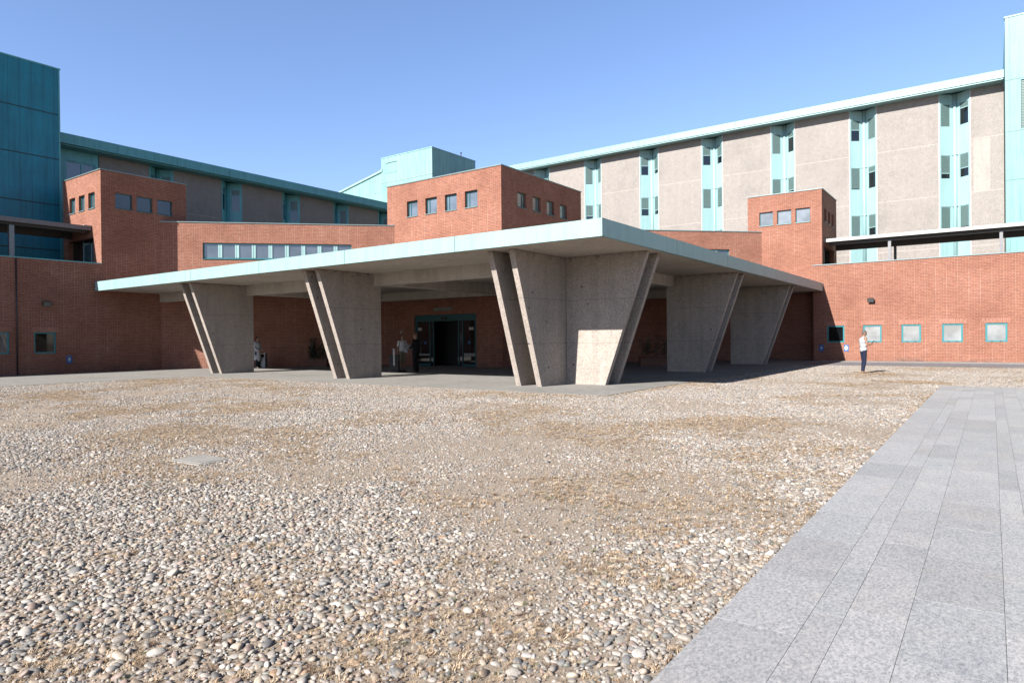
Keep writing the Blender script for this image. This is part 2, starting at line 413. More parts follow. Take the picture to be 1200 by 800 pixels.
def slab(x0, x1, y0, y1, tn):
    g = .0011; h = .045+random.uniform(-.0006, .0006); e = .0003
    b.hexa([(x0+g, y0+g, .0), (x1-g, y0+g, .0), (x1-g, y1-g, .0), (x0+g, y1-g, .0)], [(x0+g, y0+g, h-e), (x1-g, y0+g, h-e), (x1-g, y1-g, h-e), (x0+g, y1-g, h-e)])
    b.f.pop(); del b.v[-4:]; b.mi.pop(); b.sm.pop(); del b.uv[-4:]   # drop last side; rebuilt below
    A = [(x0+g, y0+g, h-e), (x1-g, y0+g, h-e), (x1-g, y1-g, h-e), (x0+g, y1-g, h-e)]; e2 = g+.0003
    B = [(x0+e2, y0+e2, h), (x1-e2, y0+e2, h), (x1-e2, y1-e2, h), (x0+e2, y1-e2, h)]
    # replace flat top (second face) by bevelled top
    for i in range(4):
        j = (i+1) % 4; b.face([A[i], A[j], B[j], B[i]])
    b.face(B); b.face([(x0+g, y1-g, 0), (x0+g, y0+g, 0), A[0], A[3]])
    tones.append((len(b.f), tn))
cx_ = -1.262; k = 0; cols = []
Wd = [.43, .165, .287, .43, .165, .29, .43, .17, .285, .43, .16, .29]*3
for wd in Wd:
    y = -8-random.random()*.9 if k % 3 else -8.3
    while y < 23.9:
        L_ = .92 if k % 3 == 0 else random.choice([.62, .9, .92, 1.2])
        y1 = min(y+L_, 23.9)
        if 23.9-y1 < .12: y1 = 23.9
        t_ = random.choice([.90, .95, .98, 1.0, 1.03, 1.06])*random.uniform(.98, 1.02); blue = random.uniform(-.01, .018)
        slab(cx_, cx_+wd, y, y1, (t_-blue, t_, t_+blue)); y = y1
    cx_ += wd; k += 1
    if cx_ > 9: break
pv = obj('granite_paving', b, GRAN, kind='structure')
# stale flat tops lie 0 mm under the bevelled ones: remove them, then write the tone attribute
me = pv.data
attr = me.attributes.new('tone', 'FLOAT_COLOR', 'FACE')
vals = np.ones((len(me.polygons), 4), 'f'); s0 = 0
for e_, tn in tones: vals[s0:e_, :3] = tn; s0 = e_
attr.data.foreach_set('color', vals.ravel())
bm = bmesh.new(); bm.from_mesh(me)
kill = [f for i, f in enumerate(sorted(bm.faces, key=lambda f: f.index)) if i % 11 in (0, 1)]
bmesh.ops.delete(bm, geom=kill, context='FACES'); bm.to_mesh(me); bm.free()
b = MB(); b.box(-1.26, cx_-.003, -8.2, 23.895, -.02, .032); obj('paving_joint_bed', b, m_plain('brown_joint_grit', (.30, .24, .21), .95), kind='structure')

# ------------------------------------------------------------------ loose stones and dry grass
def vnoise(x, y, sc, seed):
    x = x*sc; y = y*sc
    xi = np.floor(x).astype(np.int64); yi = np.floor(y).astype(np.int64); xf = x-xi; yf = y-yi
    xf = xf*xf*(3-2*xf); yf = yf*yf*(3-2*yf)
    def h(a, b_):
        q = (a*374761393+b_*668265263+seed*974711) & 0x7fffffff
        q = ((q ^ (q >> 13))*1274126177) & 0x7fffffff
        return ((q ^ (q >> 16)) & 0xffff)/65535.
    return (h(xi, yi)*(1-xf)+h(xi+1, yi)*xf)*(1-yf)+(h(xi, yi+1)*(1-xf)+h(xi+1, yi+1)*xf)*yf
def fbm(x, y, sc, seed, o=4): return sum(vnoise(x, y, sc*2**k, seed+k*17)*.5**k for k in range(o))/sum(.5**k for k in range(o))
def blob(x, y, cx, cy_, rx, ry, a=0):
    dx, dy = x-cx, y-cy_; ca, sa = math.cos(a), math.sin(a)
    u = (dx*ca+dy*sa)/rx; v_ = (-dx*sa+dy*ca)/ry
    return np.exp(-(u*u+v_*v_))
def region(x, y, m_=0.0):
    pad = ((x < -8.55+m_) & (y > 16.2-m_)) | (x < -29.3) | (y > 38.4-m_)
    gran = (x > -1.262-m_) & (y < 23.9+m_)
    man = (np.abs(x+8.65) < .30+m_) & (np.abs(y-4.85) < .20+m_) & (fbm(x, y, 3, 55) > .38)
    a = np.arctan2(-x, y)
    see = (np.hypot(x, y) > 1.9) & (y > 0-.2*x-.6) & (a < rad(80)) & (a > rad(-6))
    return (~pad) & (~gran) & (~man) & see
def sand(x, y):     # 0 packed stones .. 1 bare sandy soil
    s = fbm(x, y, .33, 5)*1.0+fbm(x, y, 1.3, 9)*.45-.73
    s = s*2.4+.24
    s += .9*blob(x, y, -3.0, 5.6, 1.5, 1.5)+.7*blob(x, y, -4.7, 8.2, 3.2, 1.2)+.5*blob(x, y, -8, 6.4, 2.0, .7, -.5)+.6*blob(x, y, -2.6, 3.6, .7, .7)
    s -= .8*blob(x, y, -1.7, 4.6, .6, 1.8)+.9*blob(x, y, -4.2, 2.6, 1.6, 1.6)+.5*blob(x, y, -7.5, 3.6, 2.5, 1.2)
    return np.clip(s, 0, 1)
def grass(x, y):
    g = (fbm(x, y, .5, 41)-.56)*4+(fbm(x, y, 2.4, 43)-.5)*2.2
    far = np.clip((np.hypot(x, y)-8)/12, 0, 1)
    g += .25*far
    for q in ((-11.0, 5.5, 1.7, .5, -.6), (-11.6, 6.9, 1.8, .35, -.6), (-10.7, 4.3, 1.2, .3, -.6), (-8.6, 6.2, 1.8, .4, -.5), (-4.6, 10.3, 2.5, 1.4, 0), (-3.4, 13, 2.5, 1.5, 0)):
        g += .9*blob(x, y, *q)*(.5+fbm(x, y, 2, 71))
    for q in ((-2.15, 5.3, .45), (-4.9, 2.65, .25), (-3.0, 2.75, .22), (-3.75, 2.35, .25), (-2.95, 3.1, .2), (-2.1, 4.2, .22), (-3.5, 5.8, .3), (-2.55, 2.95, .22), (-2.55, 2.45, .25), (-6.18, 2.03, .35), (-5.5, 1.75, .2), (-3.87, 1.37, .22), (-3.5, 1.63, .2), (-2.67, 2.22, .22), (-5.72, 3.16, .28), (-4.66, 3.05, .22), (-5.34, 2.35, .22), (-1.94, 3.08, .2), (-2.05, 4.34, .28), (-1.64, 3.68, .2), (-2.06, 2.56, .18), (-2.17, 2.99, .2), (-5.67, 3.99, .3)):
        g += 1.05*blob(x, y, q[0], q[1], q[2], q[2])*(.45+1.3*(fbm(x, y, 9, 77)-.25))
    return np.clip(g, 0, 1.4)

def scatter(name, pts, rot, scl, col, idx, srcs, material, label, cat):
    me = bpy.data.meshes.new(name); me.vertices.add(len(pts)); me.vertices.foreach_set('co', pts.astype('f').ravel())
    for nm, ar in (('rot', rot), ('scl', scl)):
        a = me.attributes.new(nm, 'FLOAT_VECTOR', 'POINT'); a.data.foreach_set('vector', ar.astype('f').ravel())
    a = me.attributes.new('stone_tint', 'FLOAT_COLOR', 'POINT'); a.data.foreach_set('color', np.c_[col, np.ones(len(col))].astype('f').ravel())
    a = me.attributes.new('idx', 'INT', 'POINT'); a.data.foreach_set('value', idx.astype('i'))
    me.materials.append(material)
    o = bpy.data.objects.new(name, me); COL.objects.link(o); tag(o, label, cat, None, 'stuff')
    cc = bpy.data.collections.new(name+'_sources')
    for i, sm_ in enumerate(srcs):
        so_ = bpy.data.objects.new('%s_%02d' % (name+'_shape', i), sm_); cc.objects.link(so_)
    ng = bpy.data.node_groups.new(name+'_scatter', 'GeometryNodeTree')
    ng.interface.new_socket('Geometry', in_out='INPUT', socket_type='NodeSocketGeometry')
    ng.interface.new_socket('Geometry', in_out='OUTPUT', socket_type='NodeSocketGeometry')
    N = ng.nodes; L = ng.links
    gi = N.new('NodeGroupInput'); go = N.new('NodeGroupOutput')
    ci = N.new('GeometryNodeCollectionInfo'); ci.inputs['Collection'].default_value = cc
    ci.inputs['Separate Children'].default_value = True; ci.inputs['Reset Children'].default_value = True
    ip = N.new('GeometryNodeInstanceOnPoints'); ip.inputs['Pick Instance'].default_value = True
    def na(t, nm):
        q = N.new('GeometryNodeInputNamedAttribute'); q.data_type = t; q.inputs[0].default_value = nm; return q.outputs[0]
    er = N.new('FunctionNodeEulerToRotation'); L.new(na('FLOAT_VECTOR', 'rot'), er.inputs[0])
    L.new(gi.outputs[0], ip.inputs['Points']); L.new(ci.outputs[0], ip.inputs['Instance'])
    L.new(na('INT', 'idx'), ip.inputs['Instance Index']); L.new(er.outputs[0], ip.inputs['Rotation'])
    L.new(na('FLOAT_VECTOR', 'scl'), ip.inputs['Scale']); L.new(ip.outputs[0], go.inputs[0])
    md_ = o.modifiers.new('scatter', 'NODES'); md_.node_group = ng
    return o
def stone_mesh(i, sub=2):
    bm = bmesh.new(); bmesh.ops.create_icosphere(bm, subdivisions=sub, radius=1)
    r_ = random.Random(i)
    ax = [Vector((r_.gauss(0, 1), r_.gauss(0, 1), r_.gauss(0, 1))).normalized() for _ in range(5)]
    am = [r_.uniform(.02, .14) for _ in ax]
    for v_ in bm.verts:
        d = v_.co.normalized(); f = 1
        for a_, m_ in zip(ax, am):
            q = d.dot(a_); f -= m_*max(0, q-.35)*1.6; f += m_*.35*math.sin(3*q+i)
        v_.co = d*f
    for f in bm.faces: f.smooth = True
    me = bpy.data.meshes.new('stone_shape'); bm.to_mesh(me); bm.free(); me.materials.append(STONE); return me
m, n, l, p = mat('pebble_stone')
at = n.new('ShaderNodeAttribute'); at.attribute_type = 'INSTANCER'; at.attribute_name = 'stone_tint'
tc = n.new('ShaderNodeTexCoord')
a1 = noise(n, l, wpos(n), 60, 4, .6); a2 = noise(n, l, wpos(n), 300, 2, .6)
c = mix(n, l, 1, at.outputs['Color'], ramp(n, l, a1, [(.3, G(.78)), (.7, G(1.18))]), 'MULTIPLY')
c = mix(n, l, 1, c, ramp(n, l, a2, [(.3, G(.86)), (.7, G(1.1))]), 'MULTIPLY')
c = mix(n, l, 1, c, (.53, .508, .50), 'MULTIPLY')
l.new(c, p.inputs['Base Color']); p.inputs['Roughness'].default_value = .6; p.inputs['Specular IOR Level'].default_value = .4
STONE = m
stones = [stone_mesh(i) for i in range(7)]
PAL = np.array([(.62, .60, .56), (.50, .47, .43), (.40, .385, .36), (.30, .29, .28), (.21, .23, .25), (.14, .145, .15), (.46, .37, .28), (.38, .29, .21), (.58, .50, .40), (.46, .29, .17), (.42, .31, .27), (.72, .71, .68), (.27, .30, .27)])
PW = np.array([13, 16, 14, 9, 8, 3.5, 9, 6, 9, 2.2, 5, 7, 3]); PW = PW/PW.sum()
def cols(nn):
    c = (PAL[rng.choice(len(PAL), nn, p=PW)]*.74+np.array((.43, .395, .35))*.26)*rng.uniform(.74, 1.1, (nn, 1)); return np.clip(c, .03, .8)
def grid(x0, x1, y0, y1, d, jit):
    gx = np.arange(x0, x1, d); gy = np.arange(y0, y1, d*.866)
    X, Y = np.meshgrid(gx, gy); X = X+(np.arange(len(gy)) % 2)[:, None]*d*.5
    X = X.ravel(); Y = Y.ravel()
    return X+rng.uniform(-jit, jit, X.shape)*d, Y+rng.uniform(-jit, jit, X.shape)*d
X, Y = grid(-30, 4, .2, 38.6, .0405, .36)
k_ = region(X, Y, .03); X, Y = X[k_], Y[k_]
sd = sand(X, Y); gr = grass(X, Y)
keep = (rng.random(len(X)) > .08+sd*.86) & (rng.random(len(X)) > np.clip(gr, 0, 1)*.6)
X, Y, sd = X[keep], Y[keep], sd[keep]; nn = len(X)
sz = rng.lognormal(0, .27, nn)*.0208*(1-.15*sd)
az = rng.uniform(0, math.pi, nn)
scl = np.c_[sz*rng.uniform(1.0, 1.35, nn), sz*rng.uniform(.68, .95, nn), sz*rng.uniform(.40, .62, nn)]
rot = np.c_[rng.normal(0, .28, nn), rng.normal(0, .28, nn), az]
Z = scl[:, 2]*(.04-.78*sd*rng.uniform(.5, 1.2, nn))+rng.normal(0, .003, nn)
scatter('cobbles', np.c_[X, Y, Z], rot, scl, cols(nn), rng.integers(0, 7, nn), stones, STONE, 'field of rounded river cobbles set in sandy soil', 'cobbles')
# edging row of cobbles along the granite, fine grit between
X, Y = grid(-17, -1.2, .5, 16, .031, .45)
k_ = region(X, Y, .01) & (np.hypot(X, Y) < 16); X, Y = X[k_], Y[k_]
keep = rng.random(len(X)) < np.clip(1.3-np.hypot(X, Y)/16, 0, 1)*.6
X, Y = X[keep], Y[keep]; nn = len(X)
sz = rng.lognormal(0, .35, nn)*.0085
scl = np.c_[sz*rng.uniform(.9, 1.4, nn), sz*rng.uniform(.7, 1, nn), sz*rng.uniform(.5, .9, nn)]
gs = [stone_mesh(20+i, 1) for i in range(4)]
scatter('grit', np.c_[X, Y, scl[:, 2]*.4], np.c_[rng.normal(0, .4, nn), rng.normal(0, .4, nn), rng.uniform(0, 6, nn)], scl, cols(nn)*.95, rng.integers(0, 4, nn), gs, STONE, 'fine grit and small gravel lying between the cobbles', 'grit')
# dry grass
m, n, l, p = mat('dry_grass')
at = n.new('ShaderNodeAttribute'); at.attribute_type = 'INSTANCER'; at.attribute_name = 'stone_tint'
l.new(at.outputs['Color'], p.inputs['Base Color']); p.inputs['Roughness'].default_value = .8; p.inputs['Specular IOR Level'].default_value = .1
DRY = m
def tuft(i):
    r_ = random.Random(100+i); me = bpy.data.meshes.new('tuft_shape'); V = []; F = []
    for k in range(26):
        a = r_.uniform(0, 6.28); r0 = r_.uniform(0, .035); L_ = r_.uniform(.025, .06); lean = r_.uniform(.3, 1.25)
        bx_, by = r0*math.cos(a*3), r0*math.sin(a*3); w_ = r_.uniform(.0012, .0022)
        d = Vector((math.cos(a), math.sin(a), 0)); s_ = Vector((-d.y, d.x, 0))*w_
        p0 = Vector((bx_, by, 0)); p1 = p0+d*L_*.5*math.sin(lean)+Vector((0, 0, L_*.5*math.cos(lean*.6))); p2 = p1+d*L_*.55*math.sin(lean*1.15)+Vector((0, 0, L_*.35*math.cos(lean*1.1)))
        i0 = len(V); V += [p0-s_, p0+s_, p1+s_, p1-s_, p2]; F += [(i0, i0+1, i0+2, i0+3), (i0+3, i0+2, i0+4)]
    me.from_pydata([tuple(q) for q in V], [], F); me.materials.append(DRY); return me
X, Y = grid(-30, 4, .2, 38.4, .05, .5)
k_ = region(X, Y, .02); X, Y = X[k_], Y[k_]
gr = grass(X, Y); r_d = np.hypot(X, Y)
edge = (np.abs(X+1.33) < .05)*.12+((np.abs(Y-16.1) < .12) & (X < -8.4))*.5+((np.abs(X+8.42) < .12) & (Y > 16))*.5
keep = rng.random(len(X)) < np.clip(gr, 0, 1)**1.3*.75+edge
X, Y = X[keep], Y[keep]; nn = len(X)
s_ = rng.uniform(.5, 1.15, nn)
GP = np.array([(.36, .265, .175), (.26, .185, .12), (.44, .34, .24), (.15, .10, .07), (.14, .135, .08)])
gc = GP[rng.choice(5, nn, p=[.32, .26, .24, .13, .05])]*rng.uniform(.8, 1.15, (nn, 1))
scatter('dry_grass', np.c_[X, Y, np.full(nn, .004)], np.c_[np.zeros(nn), np.zeros(nn), rng.uniform(0, 6.28, nn)], np.c_[s_*.85, s_*.85, s_*np.where(r_d[keep] < 7, .5, .4)], gc, rng.integers(0, 6, nn), [tuft(i) for i in range(6)], DRY, 'patches of short dry straw coloured grass growing among the cobbles', 'grass')

# manhole slab among the stones
t = thing('inspection_cover', (-8.65, 4.85, 0), 'flat pale concrete inspection cover lying in the cobbles beside dry grass', 'cover')
b = MB(); Rz = Matrix.Rotation(.05, 3, 'Z')
def rb(x0, x1, y0, y1, z0, z1, mi=0):
    P4 = [Rz @ Vector(q)+Vector((-8.65, 4.85, 0)) for q in ((x0, y0, 0), (x1, y0, 0), (x1, y1, 0), (x0, y1, 0))]
    b.hexa([q+Vector((0, 0, z0)) for q in P4], [q+Vector((0, 0, z1)) for q in P4], mi)
rb(-.35, .35, -.25, .25, -.02, .012); obj('cover_frame', b, CAPC, t, bevel=.006)
b = MB(); rb(-.29, .29, -.19, .19, .01, .017); obj('lid', b, CAPC, t, bevel=.004)

# ------------------------------------------------------------------ entrance canopy
cp = thing('entrance_canopy', (-21, 26, 0), 'large square concrete entrance canopy with pale green metal fascia on slanted pillars', 'canopy')
b = MB()
pl = [(-8.56, 16.11), (-8.56, 45.0), (-9.1, 46.3), (-12.2, 46.3), (-39.2, 19.3), (-39.0, 16.11)]
pl[4] = (-38.95, 19.4)
b.extr([(x, y, 4.35) for x, y in pl], (0, 0, .42)); obj('roof_slab', b, SOFF, cp)
def fascia_run(a0, a1, along, fixed, nm='fascia'):
    b = MB(); k = a0
    while k < a1-.01:
        e = min(k+5.2, a1)
        if along == 'x':     # from corner towards -X
            x0, x1 = -8.5-e+.009, -8.5-k-(.009 if k > .1 else 0)
            b.box(x0, x1, fixed, fixed+.055, 4.325, 4.80)
            b.box(x0, x1, fixed, fixed+.24, 4.801, 4.815)
            b.box(x0, x1, fixed+.056, fixed+.12, 4.325, 4.338)
        else:
            y0, y1 = 16.05+k+(.009 if k > .1 else 0), 16.05+e-.009
            b.box(fixed-.055, fixed, y0, y1, 4.325, 4.80)
            b.box(fixed-.24, fixed, y0, y1, 4.801, 4.815)
            b.box(fixed-.12, fixed-.056, y0, y1, 4.325, 4.338)
        k = e
    return b
obj('fascia', fascia_run(0, 30.38, 'x', 16.05), CUF, cp)
obj('fascia', fascia_run(.06, 28.94, 'y', -8.5), CUF, cp)
ZT = 4.40
def slabX(xr, yb, yt, yk, th=.2):      # slab lying in the YZ plane, right face at xr
    f = (4.35)/(4.35); b = MB(); yt2 = yb+(yt-yb)*ZT/4.35
    b.extr([(xr, yb, 0), (xr, yk, 0), (xr, yk, ZT), (xr, yt2, ZT)], (-th, 0, 0)); return b
def slabY(yf, xb, xt, xk, th=.2):      # slab lying in the XZ plane, front face at yf
    b = MB(); xt2 = xb+(xt-xb)*ZT/4.35
    b.extr([(xb, yf, 0), (xk, yf, 0), (xk, yf, ZT), (xt2, yf, ZT)], (0, th, 0)); return b
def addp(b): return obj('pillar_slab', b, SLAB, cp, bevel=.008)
for xr in (-21.06, -30.28):
    addp(slabX(xr, 18.1, 16.57, 19.83)); addp(slabX(xr-.78, 18.1, 16.57, 19.83))
for yf in (29.02, 38.2):
    addp(slabY(yf, -10.37, -8.87, -12.1)); addp(slabY(yf+.83, -10.37, -8.87, -12.1))
# corner pillar: two nested L shapes
addp(slabX(-11.9, 18.22, 16.7, 19.8)); addp(slabY(19.78, -10.42, -8.87, -11.885))
addp(slabX(-12.72, 18.22, 16.7, 20.62)); addp(slabY(20.623, -10.42, -8.87, -12.92))
# beams
def beam(x0, x1, y0, y1, zb=3.86):
    b = MB(); b.box(x0, x1, y0, y1, zb, 4.42); obj('beam', b, SOFF, cp, bevel=.01)
beam(-38.88, -11.95, 19.45, 19.87); beam(-12.17, -11.75, 19.88, 45.98)
beam(-30.2, -12.2, 28.3, 28.72, 3.88); beam(-21.3, -20.9, 19.89, 28.28, 3.9)
beam(-20.88, -12.2, 37.3, 37.72, 3.88); beam(-30.5, -30.1, 19.89, 28.2, 3.9)

# ------------------------------------------------------------------ brick buildings
def coping(fr, u0, u1, z, out=.03, back=.38, h=.05):
    b = MB(); fr.box(b, u0, u1, z, z+h, -back, out); return b
# central block
cb = thing('brick_block', (-25.7, 33.2, 0), 'big central brick block behind the canopy with four square windows on each face', 'building')
f1 = FY(28.95, -30.1); f2 = FX(-21.4, 28.95)
hol1 = [(1.62+k*1.78-.03, 2.55+k*1.78, 8.9, 9.82) for k in range(4)]
hol1 = [(-28.43+30.1, -27.55+30.1, 8.9, 9.82), (-26.93+30.1, -26.03+30.1, 8.9, 9.82), (-25.42+30.1, -24.53+30.1, 8.9, 9.82), (-23.93+30.1, -23.03+30.1, 8.9, 9.82)]
door = (-27.92+30.1, -23.2+30.1, 0, 3.0)
hol2 = [(1.52, 2.38, 8.92, 9.76), (3.02, 3.88, 8.92, 9.76), (4.52, 5.38, 8.92, 9.76), (6.02, 6.88, 8.92, 9.76)]
b = MB(); wall(b, f1, 0, 8.7, 0, 10.9, hol1+[door], .25); wall(b, f2, 0, 8.6, 0, 10.9, hol2, .25)
b.face([(-30.1, 28.95, 0), (-30.1, 28.95, 10.9), (-30.1, 37.55, 10.9), (-30.1, 37.55, 0)][::-1]); b.face([(-21.4, 37.55, 0), (-30.1, 37.55, 0), (-30.1, 37.55, 10.9), (-21.4, 37.55, 10.9)])
obj('wall', b, BRICK, cb)
b = MB(); b.box(-30.05, -21.45, 29, 37.5, 10.5, 10.85); obj('roof', b, ROOFG, cb)
b = MB(); b.box(-30.14, -21.36, 28.91, 29.3, 10.9, 10.955); b.box(-21.75, -21.36, 29.301, 37.59, 10.9, 10.955); b.box(-30.14, -29.8, 29.301, 37.59, 10.9, 10.955); obj('coping', b, COP, cb)
for h in hol1: window(cb, f1, *h, frame=DTEAL, glass=m_glass('sky_blue_glass', (.20, .26, .34), 2.0), bars=(h[0]+.22,), sill=COP, fw=.05)
for k, h in enumerate(hol2): window(cb, f2, *h, frame=DTEAL, glass=GLW, bars=(h[1]-.25,), sill=DTEAL, fw=.05)
# sliding entrance door
b = MB(); D0 = door
def fb(u0, u1, z0, z1, d0=-.16, d1=-.08, mi=0): f1.box(b, u0, u1, z0, z1, d0, d1, mi)
u0, u1 = D0[0], D0[1]
fb(u0, u1, 2.62, 2.995); fb(u0+.003, u0+.12, .02, 2.62); fb(u1-.12, u1-.003, .02, 2.62)
for uu in (u0+1.12, u0+1.4, u1-1.4, u1-1.12): fb(uu, uu+.07, .02, 2.62, -.155, -.085)
fb(u0+.12, u0+1.12, .02, .16, -.15, -.09); fb(u1-1.05, u1-.12, .02, .16, -.15, -.09)
fb(u0+.14, u0+.19, .16, 2.62, -.15, -.09); fb(u1-.19, u1-.14, .16, 2.62, -.15, -.09)
dr = obj('sliding_door', b, m_plain('door_frame_teal', (.015, .12, .145), .4, 0, .06), cb)
for a_, c_ in ((u0+.12, u0+1.46), (u1-1.46, u1-.12)): b = MB(); fb(a_, c_, .16, 2.62, -.13, -.12); obj('pane', b, GLD, dr)
reflm_ = m_plain('pale_reflection', (.35, .36, .34), .5)
for q in ((u0+.2, u0+1.1, .62, .74), (u1-1.0, u1-.18, .60, .78)): b = MB(); fb(*q, -.119, -.112); obj('reflection_band', b, reflm_, dr)  # thin pale strips: reflections in the door glass put in as colour
for q in ((u0+.2, u0+.5, 2.1, 2.25), (u1-.62, u1-.3, 2.08, 2.24)): b = MB(); fb(*q, -.119, -.110); obj('door_notice', b, WHITEM, dr)
stk = m_plain('blue_sticker', (.03, .18, .45), .4)
for uu in (u0+.78, u1-.62): b = MB(); b.cyl(f1.p(uu, 1.38, -.119), f1.p(uu, 1.38, -.108), .09, n=20, smooth=False); obj('round_sticker', b, stk, dr)
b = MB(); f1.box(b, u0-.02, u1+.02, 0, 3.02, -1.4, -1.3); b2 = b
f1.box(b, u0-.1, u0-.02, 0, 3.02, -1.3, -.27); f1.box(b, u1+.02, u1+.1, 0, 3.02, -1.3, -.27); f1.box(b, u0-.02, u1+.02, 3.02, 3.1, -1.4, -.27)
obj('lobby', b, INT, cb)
b = MB(); f1.box(b, u0+2.1, u0+2.5, 2.72, 2.84, -.08, -.0); obj('door_sensor', b, BLACK, dr)
b = MB(); f1.box(b, 30.1-26.35, 30.1-24.9, 3.22, 3.38, .003, .04); sg = obj('entrance_sign', b, m_plain('sign_pale_green', (.22, .30, .27), .5), label='small pale plaque fixed on the brick above the sliding entrance door', cat='sign')
b = MB(); b.cyl(f1.p(30.1-28.95, 2.02, .003), f1.p(30.1-28.95, 2.02, .03), .07, n=20); b.ell(f1.p(30.1-28.95, 2.02, .05), (.085, .05, .085)); obj('wall_lamp', b, WHITEM, label='round white wall lamp left of the entrance door', cat='lamp')

# side blocks
def side_wins(parent, fr, hs, **k):
    for h in hs: window(parent, fr, *h, **k)
lb = thing('brick_block', (-41.3, 18.8, 0), 'left brick block beside the dark teal tower with three windows on each face', 'building')
fa = FX(-38.9, 0); fbk = FY(16.4, -43.7)
hA = [(17.14, 18.02, 8.93, 9.76), (18.26, 19.12, 8.93, 9.76), (19.40, 20.27, 8.93, 9.76)]
hB = [(.86, 1.62, 8.92, 9.78), (2.08, 2.84, 8.92, 9.78), (3.28, 4.08, 8.92, 9.78)]
dB = (.62, 3.86, 5.0, 7.32)
b = MB(); wall(b, fa, 16.4, 21.1, 0, 10.88, hA, .25); wall(b, fbk, 0, 4.8, 0, 10.88, hB+[dB], .25)
b.box(-43.7, -39.0, 21.09, 21.1, 0, 10.88)
obj('wall', b, BRICK, lb)
b = MB(); b.box(-43.65, -38.95, 16.45, 21.05, 10.5, 10.84); obj('roof', b, ROOFG, lb)
b = MB(); b.box(-43.75, -38.86, 16.36, 16.72, 10.88, 10.93); b.box(-39.25, -38.86, 16.721, 21.14, 10.88, 10.93); obj('coping', b, COP, lb)
for h in hA: window(lb, fa, *h, frame=DTEAL, glass=m_glass('shaded_grey_glass', (.05, .06, .075), 1.7), fw=.045, rec=.1, sill=DTEAL)
for h in hB: window(lb, fbk, *h, frame=TEAL, glass=GLS, bars=(h[0]+.38,), fw=.05, sill=COP)
b = MB()
def tdoor(fr, a, c, nm_parent, u_in0, u_in1):
    q = MB()
    for x0, x1 in ((u_in0, u_in0+.07), ((u_in0+u_in1)/2-.035, (u_in0+u_in1)/2+.035), (u_in1-.07, u_in1)): fr.box(q, x0, x1, 5.0, 7.28, -.40, -.34)
    fr.box(q, u_in0+.07, u_in1-.07, 7.1, 7.18, -.40, -.345); fr.box(q, u_in0+.07, u_in1-.07, 5.0, 5.1, -.40, -.345); fr.box(q, u_in0+.07, u_in1-.07, 6.0, 6.06, -.40, -.345)
    d = obj('terrace_door', q, CU, nm_parent)
    q = MB(); fr.box(q, u_in0+.05, u_in1-.05, 5.05, 7.2, -.38, -.37); obj('pane', q, GLS, d)
    q = MB(); fr.box(q, a, c, 5.0, 7.32, -.7, -.6); fr.box(q, a-.06, a, 4.95, 7.36, -.6, -.252); fr.box(q, c, c+.06, 4.95, 7.36, -.6, -.252); fr.box(q, a-.06, c+.06, 7.322, 7.36, -.7, -.252); obj('door_recess', q, m_plain('recess_brown', (.06, .035, .03), .8), nm_parent)
    q = MB(); fr.box(q, (u_in0+u_in1)/2-.1, (u_in0+u_in1)/2+.22, 7.12, 7.24, -.34, -.22); obj('lamp', q, BLACK, nm_parent)
tdoor(fbk, dB[0], dB[1], lb, 1.7, 3.8)

rb_ = thing('brick_block', (-11.05, 48.4, 0), 'right brick block behind the roof terrace with three wide windows on its sunny face', 'building')
fc = FY(46.0, -13.35); fd = FX(-8.73, 46.0)
hC = [(.76, 1.64, 8.9, 9.79), (1.90, 2.78, 8.9, 9.79), (3.04, 3.92, 8.9, 9.79)]
hD = [(.72, 1.42, 8.92, 9.74), (1.95, 2.65, 8.92, 9.74), (3.15, 3.85, 8.92, 9.74)]
dD = (.62, 3.9, 5.0, 7.32)
b = MB(); wall(b, fc, 0, 4.62, 0, 10.88, hC, .25); wall(b, fd, 0, 4.85, 0, 10.88, hD+[dD], .25)
b.box(-13.35, -13.34, 46.001, 50.85, 0, 10.88); b.box(-13.34, -8.74, 50.84, 50.85, 0, 10.88)
obj('wall', b, BRICK, rb_)
b = MB(); b.box(-13.3, -8.78, 46.05, 50.8, 10.5, 10.84); obj('roof', b, ROOFG, rb_)
b = MB(); b.box(-13.39, -8.69, 45.96, 46.32, 10.88, 10.93); b.box(-9.05, -8.69, 46.321, 50.89, 10.88, 10.93); obj('coping', b, COP, rb_)
for h in hC: window(rb_, fc, *h, frame=DTEAL, glass=m_glass('pale_curtain_glass', (.26, .29, .32), 1.8), fw=.05, rec=.1, sill=COP)
for h in hD: window(rb_, fd, *h, frame=DTEAL, glass=GLD, bars=(h[0]+.3,), fw=.05, sill=DTEAL)
tdoor(fd, dD[0], dD[1], rb_, .9, 2.5)

